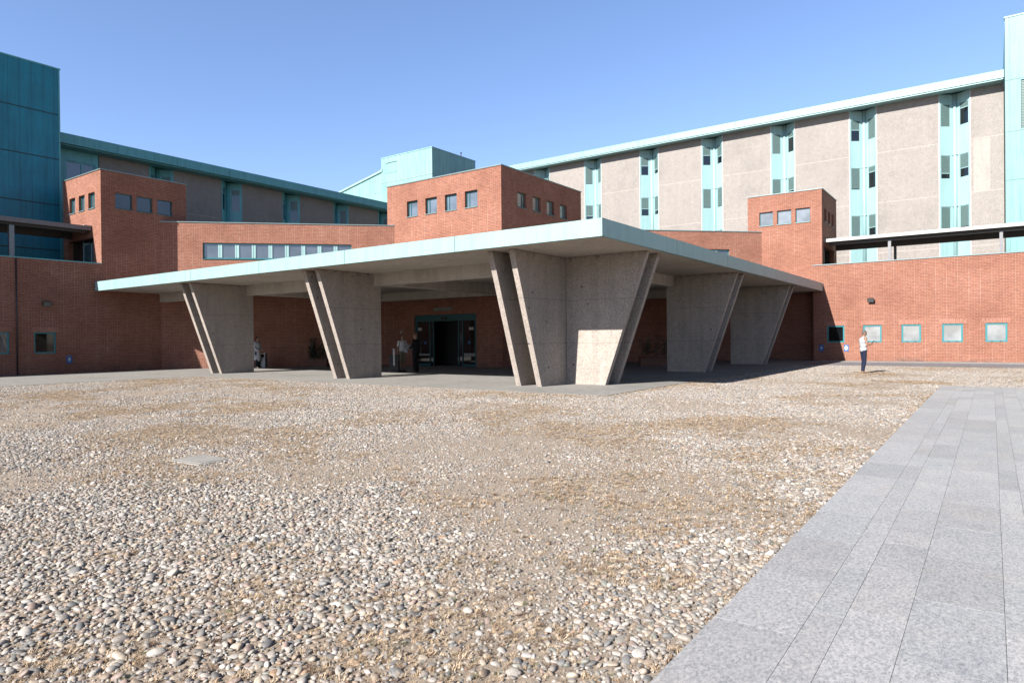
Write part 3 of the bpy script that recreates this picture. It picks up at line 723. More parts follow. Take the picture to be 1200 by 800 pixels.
# diagonal link wing behind the canopy
dg = thing('brick_link_wing', (-25, 33, 0), 'low diagonal brick wing with ribbon windows running behind the central brick block', 'building')
q2 = math.sqrt(.5); Ld = (46-19.55)/q2
fg = Fr((-38.9, 19.55, 0), (q2, q2, 0), (q2, -q2, 0))
r0, r1 = 2.29, 10.73
hG = [(r0, r1, 6.40, 7.32), (Ld-r1, Ld-r0, 6.40, 7.32)]
b = MB(); wall(b, fg, .003, Ld-.003, 0, 8.48, hG, .25); obj('wall', b, BRICK, dg)
b = MB(); fg.box(b, .01, Ld-.01, 8.0, 8.3, -9, -.3); obj('roof', b, ROOFG, dg)
b = MB(); fg.box(b, -.04, Ld, 8.48, 8.53, -.36, .04); obj('coping', b, COP, dg)
for h in hG:
    nb = 9; wd = (h[1]-h[0])/nb
    w_ = window(dg, fg, *h, frame=TEAL, glass=GLS, fw=.06, rec=.12, sill=DTEAL)
    for k in range(1, nb):
        q = MB(); u = h[0]+k*wd; fg.box(q, u-.11, u+.11, h[2]+.06, h[3]-.06, -.17, -.115); fg.box(q, u-.11, u-.03, h[2]+.06, h[3]-.06, -.1149, -.10); fg.box(q, u+.03, u+.11, h[2]+.06, h[3]-.06, -.1149, -.10); obj('mullion', q, CU, w_)

# front walls with terrace behind
fl = FX(-38.9, 0)
lw = thing('brick_wall', (-38.9, 3, 0), 'shaded brick front wall on the left with small teal windows and a roof terrace', 'wall')
hL = [(13.23, 14.20, 1.05, 2.13), (11.23, 12.20, 1.05, 2.13), (9.23, 10.2, 1.05, 2.13), (7.23, 8.2, 1.05, 2.13)]
b = MB(); wall(b, fl, -20, 16.398, 0, 5.79, hL, .25, thick=.4); obj('wall_face', b, BRICK, lw)
obj('coping', coping(fl, -20, 16.395, 5.79, .04, .44), CUW, lw)
for k, h in enumerate(hL): window(lw, fl, *h, frame=TEAL, glass=m_glass('shaded_dark_glass', (.006, .007, .008), 1.5) if k != 1 else GLS, fw=.075, rec=.05, sill=None, handles=False)
for h in hL:
    b = MB(); fl.box(b, h[0]-.12, h[1]+.12, h[3]+.003, h[3]+.26, -.02, .004); obj('lintel', b, SOLD, lw)
b = MB(); b.box(-60, -39.3, -20, 16.39, 4.6, 4.95); obj('terrace_deck', b, CAPC, lw)
b = MB(); b.cyl((-38.86, 12.5, .02), (-38.86, 12.5, 5.75), .03, n=8); obj('downpipe', b, DARK, lw)

Yw = 45.0
fr_ = FY(Yw, 0)
rw = thing('brick_wall', (10, 45.2, 0), 'sunlit brick front wall on the right with a row of small square windows', 'wall')
hR = [(-8.3+2.0*k, -7.32+2.0*k, 1.14, 2.18) for k in range(9)]
b = MB(); wall(b, fr_, -9.08, 40, 0, 5.93, hR, .25, thick=.99); obj('wall_face', b, BRICK, rw)
obj('coping', coping(fr_, -9.1, 40, 5.93, .04, .5), COP, rw)
for k, h in enumerate(hR): window(rw, fr_, *h, frame=TEAL, glass=GLD if k == 0 else GLB, fw=.085, rec=.04, handles=True)
for h in hR:
    b = MB(); fr_.box(b, h[0]-.14, h[1]+.14, h[3]+.003, h[3]+.26, -.02, .004); obj('lintel', b, SOLD, rw)
b = MB(); b.box(-8.7, 40, 46.0, 57.1, 4.6, 4.95); obj('terrace_deck', b, CAPC, rw)

# walkway roofs on the terraces
wk = thing('walkway_roof', (-41.2, 5, 4.95), 'dark slim walkway roof on posts in front of the dark teal tower', 'walkway roof')
b = MB(); b.box(-42.9, -40, -15, 16.36, 7.80, 7.92); b.box(-40.12, -39.98, -15, 16.37, 7.70, 7.93); obj('roof', b, m_plain('walkway_grey', (.22, .20, .21), .5), wk)
b = MB(); b.box(-40.5, -40.3, -15, 16.3, 7.58, 7.79); b.box(-42.6, -42.4, -15, 16.3, 7.45, 7.79)
obj('beam', b, m_plain('walkway_beam_brown', (.05, .04, .038), .6), wk)
for yy in (12.8, 6.8, .8): b = MB(); b.box(-40.5, -40.3, yy-.11, yy+.11, 4.96, 7.575); obj('post', b, GREYM, wk)
b = MB(); b.box(-40.1, -39.97, 16.0, 16.38, 7.921, 7.97); obj('end_cap', b, WHITEM, wk)
wk = thing('walkway_roof', (5, 48, 4.95), 'pale edged walkway roof on steel posts above the sunlit right brick wall', 'walkway roof')
b = MB(); b.box(-8.70, 40, 46.7, 49.6, 7.62, 7.74); b.box(-8.71, 40, 46.68, 46.82, 7.56, 7.76); obj('roof', b, WHITEM, wk)
b = MB(); b.box(-8.5, 40, 47.0, 47.2, 7.40, 7.61); b.box(-8.5, 40, 49.2, 49.4, 7.25, 7.61); obj('beam', b, m_plain('walkway_beam_dark', (.06, .05, .05), .6), wk)
for xx in (-5.1, .45, 6.0): b = MB(); b.box(xx-.08, xx+.08, 47.02, 47.18, 4.96, 7.395); obj('post', b, GREYM, wk)
b = MB(); b.box(-5.1, -4.95, 49.22, 49.38, 4.96, 7.245); obj('post', b, DARK, wk)

# ------------------------------------------------------------------ hospital wings
def shutter(q, fr, u0, u1, z0, z1, d):
    k = z0
    while k < z1-.03:
        a = [fr.p(u0, k, d-.02), fr.p(u1, k, d-.02), fr.p(u1, k+.05, d), fr.p(u0, k+.05, d)]
        fr_box = fr.box(q, u0, u1, k+.012, min(k+.055, z1), d-.02, d-.004*(int(k*20) % 2)); k += .062
def bay(parent, fr, uc, zb, zt, rows, W=.86, D=.62, seed=0, facets=(0, 1), trim=CU):
    """V shaped window recess with a round pipe in its apex"""
    r_ = random.Random(seed)
    for s in facets:
        sg = -1 if s == 0 else 1
        A = fr.p(uc+sg*W, 0, 0); B = fr.p(uc+sg*.10, 0, -D)
        if s == 0: O, T = A, (B-A)
        else: O, T = B, (A-B)
        Lf = T.length; T = T.normalized()
        N_ = T.cross(Vector((0, 0, 1)));
        if N_.dot(fr.n) < 0: N_ = -N_
        f = Fr((O.x, O.y, 0), T, N_)
        w0, w1 = (.10, Lf-.20) if s == 0 else (.20, Lf-.10)
        hs = [(w0, w1, a, b_) for a, b_ in rows]
        q = MB(); wall(q, f, 0, Lf, zb, zt, hs, .06); obj('bay_panel', q, trim, parent)
        for h in hs:
            w_ = window(parent, f, *h, frame=trim, glass=GLD, fw=.04, rec=.03, depth=.12)
            drop = r_.choice([.25, .45, .6, .75, .95, 1, 1])
            hh = h[3]-h[2]
            q = MB(); shutter(q, f, h[0]+.04, h[1]-.04, h[3]-hh*drop+.02, h[3]-.03, -.032); obj('shutter', q, LOUV, w_)
            if drop < .9:
                q = MB(); f.box(q, h[0]+.03, h[1]-.03, h[3]-hh*drop-.04, h[3]-hh*drop+.01, -.06, -.015); obj('shutter_bar', q, trim, w_)
    q = MB(); q.cyl(fr.p(uc, zb, -D+.02), fr.p(uc, zt, -D+.02), .12, n=14); obj('pipe', q, trim, parent)
    q = MB(); fr.box(q, uc-W-.06, uc-W, zb, zt, -.1, .03); fr.box(q, uc+W, uc+W+.06, zb, zt, -.1, .03); obj('edge_trim', q, WHITEM if trim is CU else trim, parent)
    q = MB()
    for a, b_ in rows[1:]:
        fr.box(q, uc-.16, uc+.16, b_+.03, b_+.09, -D+.1, -D+.16)
    if len(rows) > 1: obj('pipe_bracket', q, trim, parent)

# right wing
YP = 57.2
R = thing('hospital_wing', (-20, 64, 0), 'tall sunlit right wing of pebbled concrete panels between pale green window strips', 'building')
fR = FY(YP, 0)
rows = [(16.48, 18.1), (12.75, 14.42), (9.15, 10.75), (5.4, 7.0)]
cen = [-2.1-5.83*k for k in range(7)]; W_ = .90
edges = [.73]
for c_ in cen: edges += [c_+W_+.06, c_-W_-.06]
edges.append(-43.0)
for i in range(0, len(edges), 2):
    b = MB(); fR.box(b, edges[i+1], edges[i], 4.9, 18.80, -.4, 0); obj('concrete_panel', b, PANEL, R)
b = MB(); fR.box(b, -1.0, -.05, 11.55, 15.2, -.02, .004); obj('repaired_patch', b, m_conc('repair_concrete', (.54, .49, .45), .15, None, .2), R)
for k, c_ in enumerate(cen): bay(R, fR, c_, 4.95, 18.80, rows, W=W_, seed=k)
b = MB(); b.box(-43, .7, YP+.85, YP+12, 4.9, 18.78); obj('wing_core', b, PANELD, R)
def eave(axis, f_, back, a0, a1, z0, z1, mt, parent, step=1.9):
    b = MB(); k = a0
    while k < a1-.01:
        e = min(k+step, a1)
        if axis == 'x': b.box(k+.01, e-.01, f_, f_+.05, z0, z1)
        else: b.box(f_-.05, f_, k+.01, e-.01, z0, z1)
        k = e
    obj('eave_fascia', b, mt, parent)
    b = MB()
    if axis == 'x': b.box(a0, a1, f_+.051, back, z0+.04, z1-.03)
    else: b.box(back, f_-.051, a0, a1, z0+.04, z1-.03)
    obj('roof', b, mt if mt is not CUF else CU, parent)
eave('x', 56.25, YP+13, -43.4, .74, 18.88, 19.42, m_copper('eave_metal', (.33, .58, .595), rough=.45, var=.04, streak=.2), R, 2.9)
b = MB(); b.box(-43, .7, 56.31, 57.19, 18.79, 18.89); obj('soffit', b, CU, R)

# left wing
XP = -48.2
Lw = thing('hospital_wing', (-54, 34, 0), 'shaded left wing of grey pebbled panels under a long teal eave', 'building')
fL = FX(XP, 0)
cen = [24.35, 29.8, 35.25, 40.6, 46.0, 51.4]; W_ = .80
edges = [20.25]
for c_ in cen: edges += [c_-W_-.06, c_+W_+.06]
edges.append(54)
for i in range(0, len(edges), 2):
    b = MB(); fL.box(b, edges[i], edges[i+1], 5, 14.0, -.4, 0); obj('concrete_panel', b, PANELD, Lw)
for k, c_ in enumerate(cen): bay(Lw, fL, c_, 5, 14.0, [(11.75, 13.5), (8.0, 9.7)], W=W_, seed=30+k, trim=CUW)
b = MB(); b.box(XP-12, XP-.75, 17, 54, 5, 13.95); obj('wing_core', b, PANELD, Lw)
b = MB(); wall(b, fL, 17.0, 20.2, 5, 14.0, [(18.25, 20.0, 9.6, 13.3)], .2); obj('bay_panel', b, CUW, Lw)
window(Lw, fL, 18.25, 20.0, 9.6, 13.3, frame=CUW, glass=GLS, bars=(19.2,), fw=.09, rec=.05)
eave('y', -47.0, XP-13, 16.9, 54, 14.05, 14.68, CUW, Lw, 4.0)
b = MB(); b.box(XP+.01, -47.2, 17, 54, 13.98, 14.06); obj('soffit', b, CUW, Lw)

# ------------------------------------------------------------------ towers
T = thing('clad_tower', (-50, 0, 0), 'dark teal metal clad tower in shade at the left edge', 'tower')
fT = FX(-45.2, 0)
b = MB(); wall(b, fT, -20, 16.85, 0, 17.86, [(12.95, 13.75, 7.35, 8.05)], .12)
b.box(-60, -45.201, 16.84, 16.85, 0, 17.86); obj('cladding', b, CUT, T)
b = MB()
for z in (7.07, 9.77, 12.5, 15.15): fT.box(b, -20, 16.84, z-.03, z+.03, -.02, .012)
obj('seam_strip', b, m_plain('seam_dark', (.012, .06, .07), .6), T)
b = MB(); fT.box(b, -20.1, 16.9, 17.86, 17.94, -.4, .03); fT.box(b, 16.78, 16.86, 0, 17.86, -.1, .016); obj('coping', b, CUW, T)
b = MB(); b.box(-60, -45.3, -20, 16.8, 17.6, 17.8); obj('roof', b, ROOFG, T)
window(T, fT, 12.95, 13.75, 7.35, 8.05, frame=DTEAL, glass=GLD, fw=.05, rec=.03, depth=.12)

T = thing('clad_tower', (8, 58, 0), 'pale green metal clad tower in full sun at the right edge', 'tower')
fT2 = FY(54, 0)
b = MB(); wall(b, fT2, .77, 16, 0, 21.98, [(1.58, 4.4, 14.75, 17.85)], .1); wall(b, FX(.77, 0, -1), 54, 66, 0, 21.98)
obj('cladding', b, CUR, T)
b = MB()
for z in (17.95, 14.62, 11.5, 8.3):
    fT2.box(b, .78, 16, z-.025, z+.025, -.02, .010)
obj('seam_strip', b, m_plain('seam_grey_green', (.16, .30, .30), .6), T)
b = MB(); fT2.box(b, .72, 16, 21.98, 22.06, -.4, .04); obj('coping', b, CU, T)
b = MB(); fT2.box(b, .78, 16, 21.6, 21.7, -12, -.1); obj('roof', b, ROOFG, T)
b = MB(); k = 14.8
while k < 17.8: fT2.box(b, 1.6, 4.38, k, k+.07, -.09, -.02); k += .1
obj('louvre', b, LOUV, T)
b = MB(); fT2.box(b, 1.585, 4.395, 14.76, 17.84, -.14, -.1); obj('dark_backing', b, INT, T)

# rooftop plant building in the middle
P_ = thing('rooftop_building', (-52, 57, 0), 'pale green clad rooftop building with a sloping side roof behind the central block', 'building')
fP = FY(52.7, 0); fP2 = FX(-48, 0)
b = MB(); wall(b, fP, -55.65, -48, 10, 21.85, [(-54.95, -53.1, 21.1-.02, 22.4-1.2+.0)] if False else [(-54.95, -53.15, 20.05, 21.25)], .1)
wall(b, fP2, 52.7, 60.0, 10, 21.85); b.box(-55.65, -55.64, 52.701, 60, 10, 21.85)
obj('cladding', b, CUP, P_)
b = MB(); b.box(-55.7, -47.95, 52.65, 60.05, 21.85, 21.92); obj('roof', b, CU, P_)
b = MB(); k = 20.1
while k < 21.2: fP.box(b, -54.93, -53.17, k, k+.07, -.09, -.02); k += .1
obj('louvre', b, CU, P_)
b = MB(); fP.box(b, -54.94, -53.16, 20.06, 21.24, -.14, -.1); obj('dark_backing', b, LOUV, P_)
b = MB(); b.extr([(-55.66, 52.75, 10), (-63.5, 52.75, 10), (-63.5, 52.75, 18.8), (-62.0, 52.75, 19.12), (-55.66, 52.75, 20.35)], (0, 9, 0)); obj('sloping_annex', b, CUP, P_)
b = MB(); b.extr([(-63.6, 52.6, 18.80), (-55.5, 52.6, 20.40), (-55.5, 52.6, 20.72), (-55.62, 52.6, 20.72), (-55.7, 52.6, 20.56), (-63.6, 52.6, 18.98)], (0, 9.3, 0)); obj('annex_roof', b, CU, P_)
b = MB(); fP.box(b, -55.6, -47.98, 19.05, 19.13, -.02, .03); fP.box(b, -56.9, -55.9, 18.1, 18.14, -.04, -.02); obj('ledge', b, m_plain('ledge_grey', (.35, .42, .42), .5), P_)
b = MB(); b.cyl((-48.2, 57.7, 21.9), (-48.2, 57.7, 22.35), .05, n=8); b.cyl((-48.2, 57.7, 22.3), (-48.2, 57.7, 22.42), .09, n=8); obj('roof_vent', b, DARK, P_)

# ------------------------------------------------------------------ wall fixtures
def floodlight(pos, nrm, label, tilt=.35):
    nrm = Vector(nrm); t = Vector((0, 0, 1)).cross(nrm).normalized(); P0 = Vector(pos)
    o = thing('floodlight', pos, label, 'floodlight', 'floodlights fixed high on the brick walls')
    dn = (nrm*math.cos(tilt)-Vector((0, 0, 1))*math.sin(tilt)); upv = t.cross(dn)*-1
    b = MB(); c0 = P0+nrm*.08
    def bx(c, hw, hh, hd0, hd1, s=1):
        A = [c+t*a*hw+upv*e*hh+dn*hd0 for a, e in ((-1, -1), (1, -1), (1, 1), (-1, 1))]
        B = [c+t*a*hw*s+upv*e*hh*s+dn*hd1 for a, e in ((-1, -1), (1, -1), (1, 1), (-1, 1))]
        b.hexa(A, B)
    bx(c0, .14, .10, 0, .16, 1.25); obj('housing', b, BLACK, o)
    b = MB(); bx(c0, .155, .11, .161, .172); obj('lens', b, m_plain('lamp_lens', (.12, .13, .13), .15), o)
    b = MB(); b.cyl(P0, P0+nrm*.1, .035, n=8); obj('bracket', b, DARK, o)
floodlight((-38.9, 13.74, 3.6), (1, 0, 0), 'black floodlight on the shaded left brick wall above the small window')
floodlight((-5.85, 45.0, 3.70), (0, -1, 0), 'black floodlight on the sunlit right brick wall')
BLUE = m_plain('sign_blue', (.02, .16, .50), .4, 0, .04); WH = m_plain('sign_white', (.78, .80, .82), .4, 0, .03)
def bsign(fr, u, z, label, inv=False):
    o = thing('wall_sign', fr.p(u, z-.19, 0), label, 'sign', 'small blue signs low on the brick walls')
    b = MB(); fr.box(b, u-.13, u+.13, z-.2, z+.2, .004, .02); obj('plate', b, BLUE, o)
    b = MB()
    if inv:
        fr.box(b, u-.10, u+.10, z-.05, z+.07, .021, .026); fr.box(b, u-.045, u+.045, z-.14, z-.051, .021, .026); fr.box(b, u-.045, u+.045, z+.071, z+.15, .021, .026)
    else:
        fr.box(b, u-.07, u+.07, z-.01, z+.04, .021, .026); fr.box(b, u-.025, u+.025, z-.10, z-.011, .021, .026); fr.box(b, u-.025, u+.025, z+.041, z+.12, .021, .026)
    obj('symbol', b, WH, o)
bsign(fl, 14.79, .71, 'small blue sign low on the shaded left brick wall')
bsign(fr_, -8.62, .80, 'small dark blue sign low on the right brick wall inside the canopy shadow')
bsign(fr_, -7.22, .80, 'small blue sign with white cross on the sunlit right brick wall', True)

# ------------------------------------------------------------------ litter bin, suitcase, planters
t = thing('litter_bin', (-34.1, 22.85, .016), 'grey metal litter bin standing by the dark brick wall behind the far left pillar', 'bin')
ang = rad(-40)
def RB(mb, c, x0, x1, y0, y1, z0, z1, a, mi=0):
    Rm = Matrix.Rotation(a, 3, 'Z'); c = Vector(c)
    P4 = [Rm @ Vector(q)+c for q in ((x0, y0, 0), (x1, y0, 0), (x1, y1, 0), (x0, y1, 0))]
    mb.hexa([q+Vector((0, 0, z0)) for q in P4], [q+Vector((0, 0, z1)) for q in P4], mi)
bc = (-34.1, 22.85, .016); ang = rad(35)
b = MB(); RB(b, bc, -.24, .24, -.2, .2, .04, .62, ang); RB(b, bc, -.24, -.19, -.2, .2, .62, .80, ang); RB(b, bc, .19, .24, -.2, .2, .62, .80, ang); RB(b, bc, -.19, .19, .02, .2, .62, .80, ang); obj('body', b, m_plain('bin_grey', (.34, .37, .40), .4, .3), t)
b = MB(); RB(b, bc, -.26, .26, -.22, .22, .80, .86, ang); obj('lid', b, WHITEM, t)
b = MB(); RB(b, bc, -.19, .19, -.02, .015, .63, .79, ang); obj('opening', b, BLACK, t)

def suitcase(c, a):
    t = thing('suitcase', c, 'black upright suitcase with raised silver handle on the pavement beside two men', 'suitcase')
    b = MB(); RB(b, c, -.23, .23, -.15, .15, .05, .84, a); obj('shell', b, m_plain('black_fabric', (.012, .012, .014), .7), t, bevel=.03)
    b = MB(); RB(b, c, -.20, .20, -.175, -.151, .12, .45, a); obj('front_pocket', b, m_plain('black_fabric_pocket', (.016, .016, .018), .7), t, bevel=.01)
    b = MB(); Rm = Matrix.Rotation(a, 3, 'Z'); V0 = Vector(c)
    for x in (-.05, .05): b.cyl(V0+Rm @ Vector((x, -.12, .84)), V0+Rm @ Vector((x, -.12, 1.12)), .011, n=8)
    RB(b, c, -.035, .035, -.178, -.165, .34, 1.10, a)
    b.cyl(V0+Rm @ Vector((-.07, -.12, 1.13)), V0+Rm @ Vector((.07, -.12, 1.13)), .018, n=8); obj('handle', b, m_plain('silver_handle', (.65, .65, .66), .3, .3), t)
    for x in (-.19, .19):
        for y in (-.11, .11):
            b = MB(); p0 = V0+Rm @ Vector((x-.015, y, .03)); b.cyl(p0, V0+Rm @ Vector((x+.015, y, .03)), .03, n=10); obj('wheel', b, BLACK, t)
suitcase((-23.2, 22.68, .016), rad(38))

LEAF = m_plain('plant_leaf', (.03, .05, .025), .5, 0, .35)
def planter(c, L_, label, h, seed):
    t = thing('potted_plant', c, label, 'plant', 'leafy plants in long boxes under the canopy')
    a = rad(38); b = MB(); RB(b, c, -L_/2, L_/2, -.22, .22, 0, .42, a); RB(b, c, -L_/2-.03, L_/2+.03, -.25, .25, .42, .47, a); obj('planter_box', b, m_plain('terracotta_planter', (.22, .10, .07), .8), t, bevel=.01)
    r_ = random.Random(seed); b = MB(); Rm = Matrix.Rotation(a, 3, 'Z'); V0 = Vector(c)
    st = MB()
    for k in range(9):
        bx_ = r_.uniform(-L_/2*.85, L_/2*.85); top = V0+Rm @ Vector((bx_+r_.uniform(-.2, .2), r_.uniform(-.2, .2), h*r_.uniform(.6, 1)))
        p0 = V0+Rm @ Vector((bx_, 0, .45)); st.cyl(p0, top, .012, .005, n=5)
        for j in range(60):
            u = r_.uniform(.1, 1); q = p0.lerp(top, u); d = Vector((r_.gauss(0, 1), r_.gauss(0, 1), r_.gauss(.2, .6))).normalized()
            ll = r_.uniform(.08, .17); s_ = d.orthogonal().normalized()*ll*.22; q = q+d*r_.uniform(0, .16)
            b.face([q, q+d*ll*.5+s_, q+d*ll-Vector((0, 0, ll*.2)), q+d*ll*.5-s_])
    obj('stems', st, m_plain('stem_brown', (.08, .06, .04), .8), t); obj('foliage', b, LEAF, t)
planter((-32.35, 25.4, .016), 1.1, 'dark leafy plant in a low box seen between the two left pillars', 1.75, 3)
planter((-15.0, 34.2, .016), 1.6, 'dark leafy plant in a long box in the shade right of the corner pillar', 1.7, 5)

# ------------------------------------------------------------------ people
def remesh(name, prims, vox, mt, parent, smooth=4, mats2=None):
    """prims: ('c',a,b,ra,rb) tapered capsule, ('e',centre,radii[,rot]) ellipsoid -> one continuous skin"""
    b = MB()
    for q in prims:
        if q[0] == 'c':
            b.cyl(q[1], q[2], q[3], q[4], n=14); b.ell(q[1], (q[3],)*3, n=7); b.ell(q[2], (q[4],)*3, n=7)
        else: b.ell(q[1], q[2], n=12, rot=q[3] if len(q) > 3 else None)
    me = bpy.data.meshes.new('tmp'); me.from_pydata([tuple(p) for p in b.v], [], b.f)
    bm = bmesh.new(); bm.from_mesh(me); bmesh.ops.remove_doubles(bm, verts=bm.verts, dist=1e-5); bm.to_mesh(me); bm.free()
    o = bpy.data.objects.new('tmp', me); COL.objects.link(o)
    r_ = o.modifiers.new('r', 'REMESH'); r_.mode = 'VOXEL'; r_.voxel_size = vox
    s_ = o.modifiers.new('s', 'SMOOTH'); s_.iterations = smooth; s_.factor = .5
    dg_ = bpy.context.evaluated_depsgraph_get(); ev = o.evaluated_get(dg_)
    m2 = bpy.data.meshes.new_from_object(ev); bpy.data.objects.remove(o)
    for p_ in m2.polygons: p_.use_smooth = True
    m2.materials.clear(); m2.materials.append(mt)
    x = bpy.data.objects.new(name, m2); COL.objects.link(x); x.parent = parent; m2.name = name
    return x
V = Vector
SKIN = m_plain('skin_tan', (.42, .23, .15), .55, 0, .06); SKIN2 = m_plain('skin_brown', (.30, .16, .10), .55, 0, .06)
EYE = m_plain('eye_dark', (.03, .02, .015), .3)
def person(loc, face, label, H, pose, skin, hairc, hair_kind='short'):
    """local frame: +x forward, +y left"""
    t = thing('person', loc, label, 'person'); t.rotation_euler = (0, 0, face); k = H/1.78; t.scale = (k, k, k)
    J = dict(pel=V((0, 0, .95)), sp=V((0, 0, 1.15)), ch=V((.0, 0, 1.33)), nk=V((0, 0, 1.50)), hd=V((.02, 0, 1.655)),
             hipL=V((0, .09, .92)), hipR=V((0, -.09, .92)), knL=V((.02, .10, .50)), knR=V((.02, -.10, .50)), anL=V((0, .10, .09)), anR=V((0, -.10, .09)),
             shL=V((0, .185, 1.435)), shR=V((0, -.185, 1.435)), elL=V((0, .23, 1.15)), elR=V((0, -.23, 1.15)), wrL=V((.04, .24, .90)), wrR=V((.04, -.24, .90)))
    J.update(pose)
    P = []
    nod = pose.get('nod', 0); Rh = Matrix.Rotation(nod, 3, 'Y'); hd = J['hd']
    P += [('e', J['pel'], (.105, .155, .12)), ('c', J['pel'], J['sp'], .105, .105), ('e', J['ch'], (.115, .165, .17)), ('c', J['sp'], J['ch'], .11, .12), ('c', J['ch']+V((0, 0, .12)), J['nk'], .07, .056), ('c', J['nk'], hd-V((0, 0, .04)), .056, .052)]
    P += [('e', hd, (.098, .076, .115), Rh), ('e', hd+Rh @ V((.022, 0, -.055)), (.070, .056, .062), Rh), ('c', hd+Rh @ V((.088, 0, .012)), hd+Rh @ V((.108, 0, -.018)), .010, .014), ('e', hd+Rh @ V((.075, 0, -.062)), (.022, .026, .010), Rh)]
    for s in (-1, 1): P += [('e', hd+Rh @ V((-.005, s*.076, -.008)), (.016, .008, .028), Rh)]
    for s, S_ in ((1, 'L'), (-1, 'R')):
        P += [('c', J['hip'+S_], J['kn'+S_], .080, .052), ('c', J['kn'+S_], J['an'+S_], .052, .036), ('e', J['an'+S_]+V((.06, 0, -.05)), (.12, .042, .034))]
        P += [('c', J['ch']+V((0, s*.10, .09)), J['sh'+S_], .065, .055), ('c', J['sh'+S_], J['el'+S_], .050, .036), ('c', J['el'+S_], J['wr'+S_], .036, .024)]
        w0 = J['wr'+S_]; hv = pose.get('hand'+S_, (w0-J['el'+S_]).normalized()).normalized()
        pn = pose.get('palm'+S_, V((0, -s, 0))); sd_ = hv.cross(pn).normalized()     # across the palm
        pc = w0+hv*.05
        P += [('e', pc, (.045, .018, .036), Matrix((hv, pn, sd_)).transposed())]
        curl = pose.get('curl'+S_, .5)
        for i, L_ in enumerate((.066, .074, .070, .055)):
            off = (i-1.5)*.019; b0 = w0+hv*.082+sd_*off
            d1 = (hv*math.cos(curl*.5)+pn*math.sin(curl*.5)); d2 = (hv*math.cos(curl*1.4)+pn*math.sin(curl*1.4))
            m1 = b0+d1*L_*.5; P += [('c', b0-hv*.03, m1, .0095, .0088), ('c', m1, m1+d2*L_*.5, .0088, .0078)]
        th0 = w0+hv*.03+sd_*.030*(-1); th1 = th0-sd_*.028+hv*.03+pn*.012; P += [('c', th0, th1, .012, .010), ('c', th1, th1+hv*.026+pn*.012, .010, .009)]
    body = remesh('body', P, .009, skin, t, 3)
    e = MB()
    for s in (-1, 1): e.ell(hd+Rh @ V((.086, s*.030, .012)), (.011, .014, .009), n=6)
    me = bpy.data.meshes.new('eyes'); me.from_pydata([tuple(q) for q in e.v], [], e.f); me.materials.append(EYE)
    eo = bpy.data.objects.new('eyes', me); COL.objects.link(eo); eo.parent = t
    HP = [('e', hd+Rh @ V((-.028, 0, .046)), (.088, .080, .080), Rh), ('e', hd+Rh @ V((-.050, 0, .0)), (.060, .079, .082), Rh)]
    if hair_kind == 'long': HP += [('e', hd+V((-.07, 0, -.07)), (.05, .075, .11))]
    remesh('hair', HP, .009, hairc, t, 2)
    return t, J, Rh
def shoes(t, J, m_):
    for S_ in 'LR':
        a = J['an'+S_]
        x = remesh('shoe', [('e', a+V((-.02, 0, -.045)), (.055, .046, .045)), ('e', a+V((.09, 0, -.056)), (.105, .050, .034)), ('c', a, a-V((0, 0, .04)), .046, .05)], .01, m_, t, 2)
def trousers(t, J, m_, low='an', f=1.0):
    P = [('e', J['pel']+V((0, 0, .0)), (.125*f, .172*f, .13)), ('c', J['pel'], J['pel']+V((0, 0, .10)), .118*f, .12*f), ('e', J['pel']+V((0, 0, .08)), (.115*f, .16*f, .05))]
    for S_ in 'LR':
        P += [('c', J['hip'+S_], J['kn'+S_], .100*f, .074*f)]
        if low == 'an': P += [('c', J['kn'+S_], J['an'+S_]+V((0, 0, .02)), .074*f, .060*f)]
        else: P += [('c', J['kn'+S_], J['kn'+S_].lerp(J['an'+S_], .08), .078*f, .08*f)]
    return remesh('trousers' if low == 'an' else 'shorts', P, .012, m_, t, 3)
def top(t, J, m_, name='shirt', hem=.86, sleeve='short', f=1.0, coat=None):
    P = [('e', J['ch'], (.135*f, .187*f, .18)), ('c', J['sp'], J['ch'], .135*f, .145*f), ('e', J['sp'], (.13*f, .172*f, .16)), ('e', V((J['pel'].x, 0, hem+.13)), (.138*f, .182*f, .14)), ('c', J['ch']+V((0, 0, .10)), J['nk']-V((0, 0, .035)), .085, .068)]
    for s, S_ in ((1, 'L'), (-1, 'R')):
        P += [('c', J['ch']+V((0, s*.09, .085)), J['sh'+S_]-V((0, s*(.055 if sleeve == 'none' else .02), 0)), .078, .058 if sleeve == 'none' else .068)]
        if sleeve == 'short': P += [('c', J['sh'+S_], J['sh'+S_].lerp(J['el'+S_], .6), .066, .064)]
        if sleeve == 'long': P += [('c', J['sh'+S_], J['el'+S_], .066, .056), ('c', J['el'+S_], J['el'+S_].lerp(J['wr'+S_], .9), .056, .046)]
    if coat: P += [('c', V((0, 0, hem+.2)), V((-.01, 0, coat+.12)), .17, .19), ('e', V((-.01, 0, coat+.13)), (.17, .21, .14))]
    return remesh(name, P, .012, m_, t, 3)
def cloth(nm, c): return m_plain(nm, c, .85, 0, .12, 14, .2, .3)
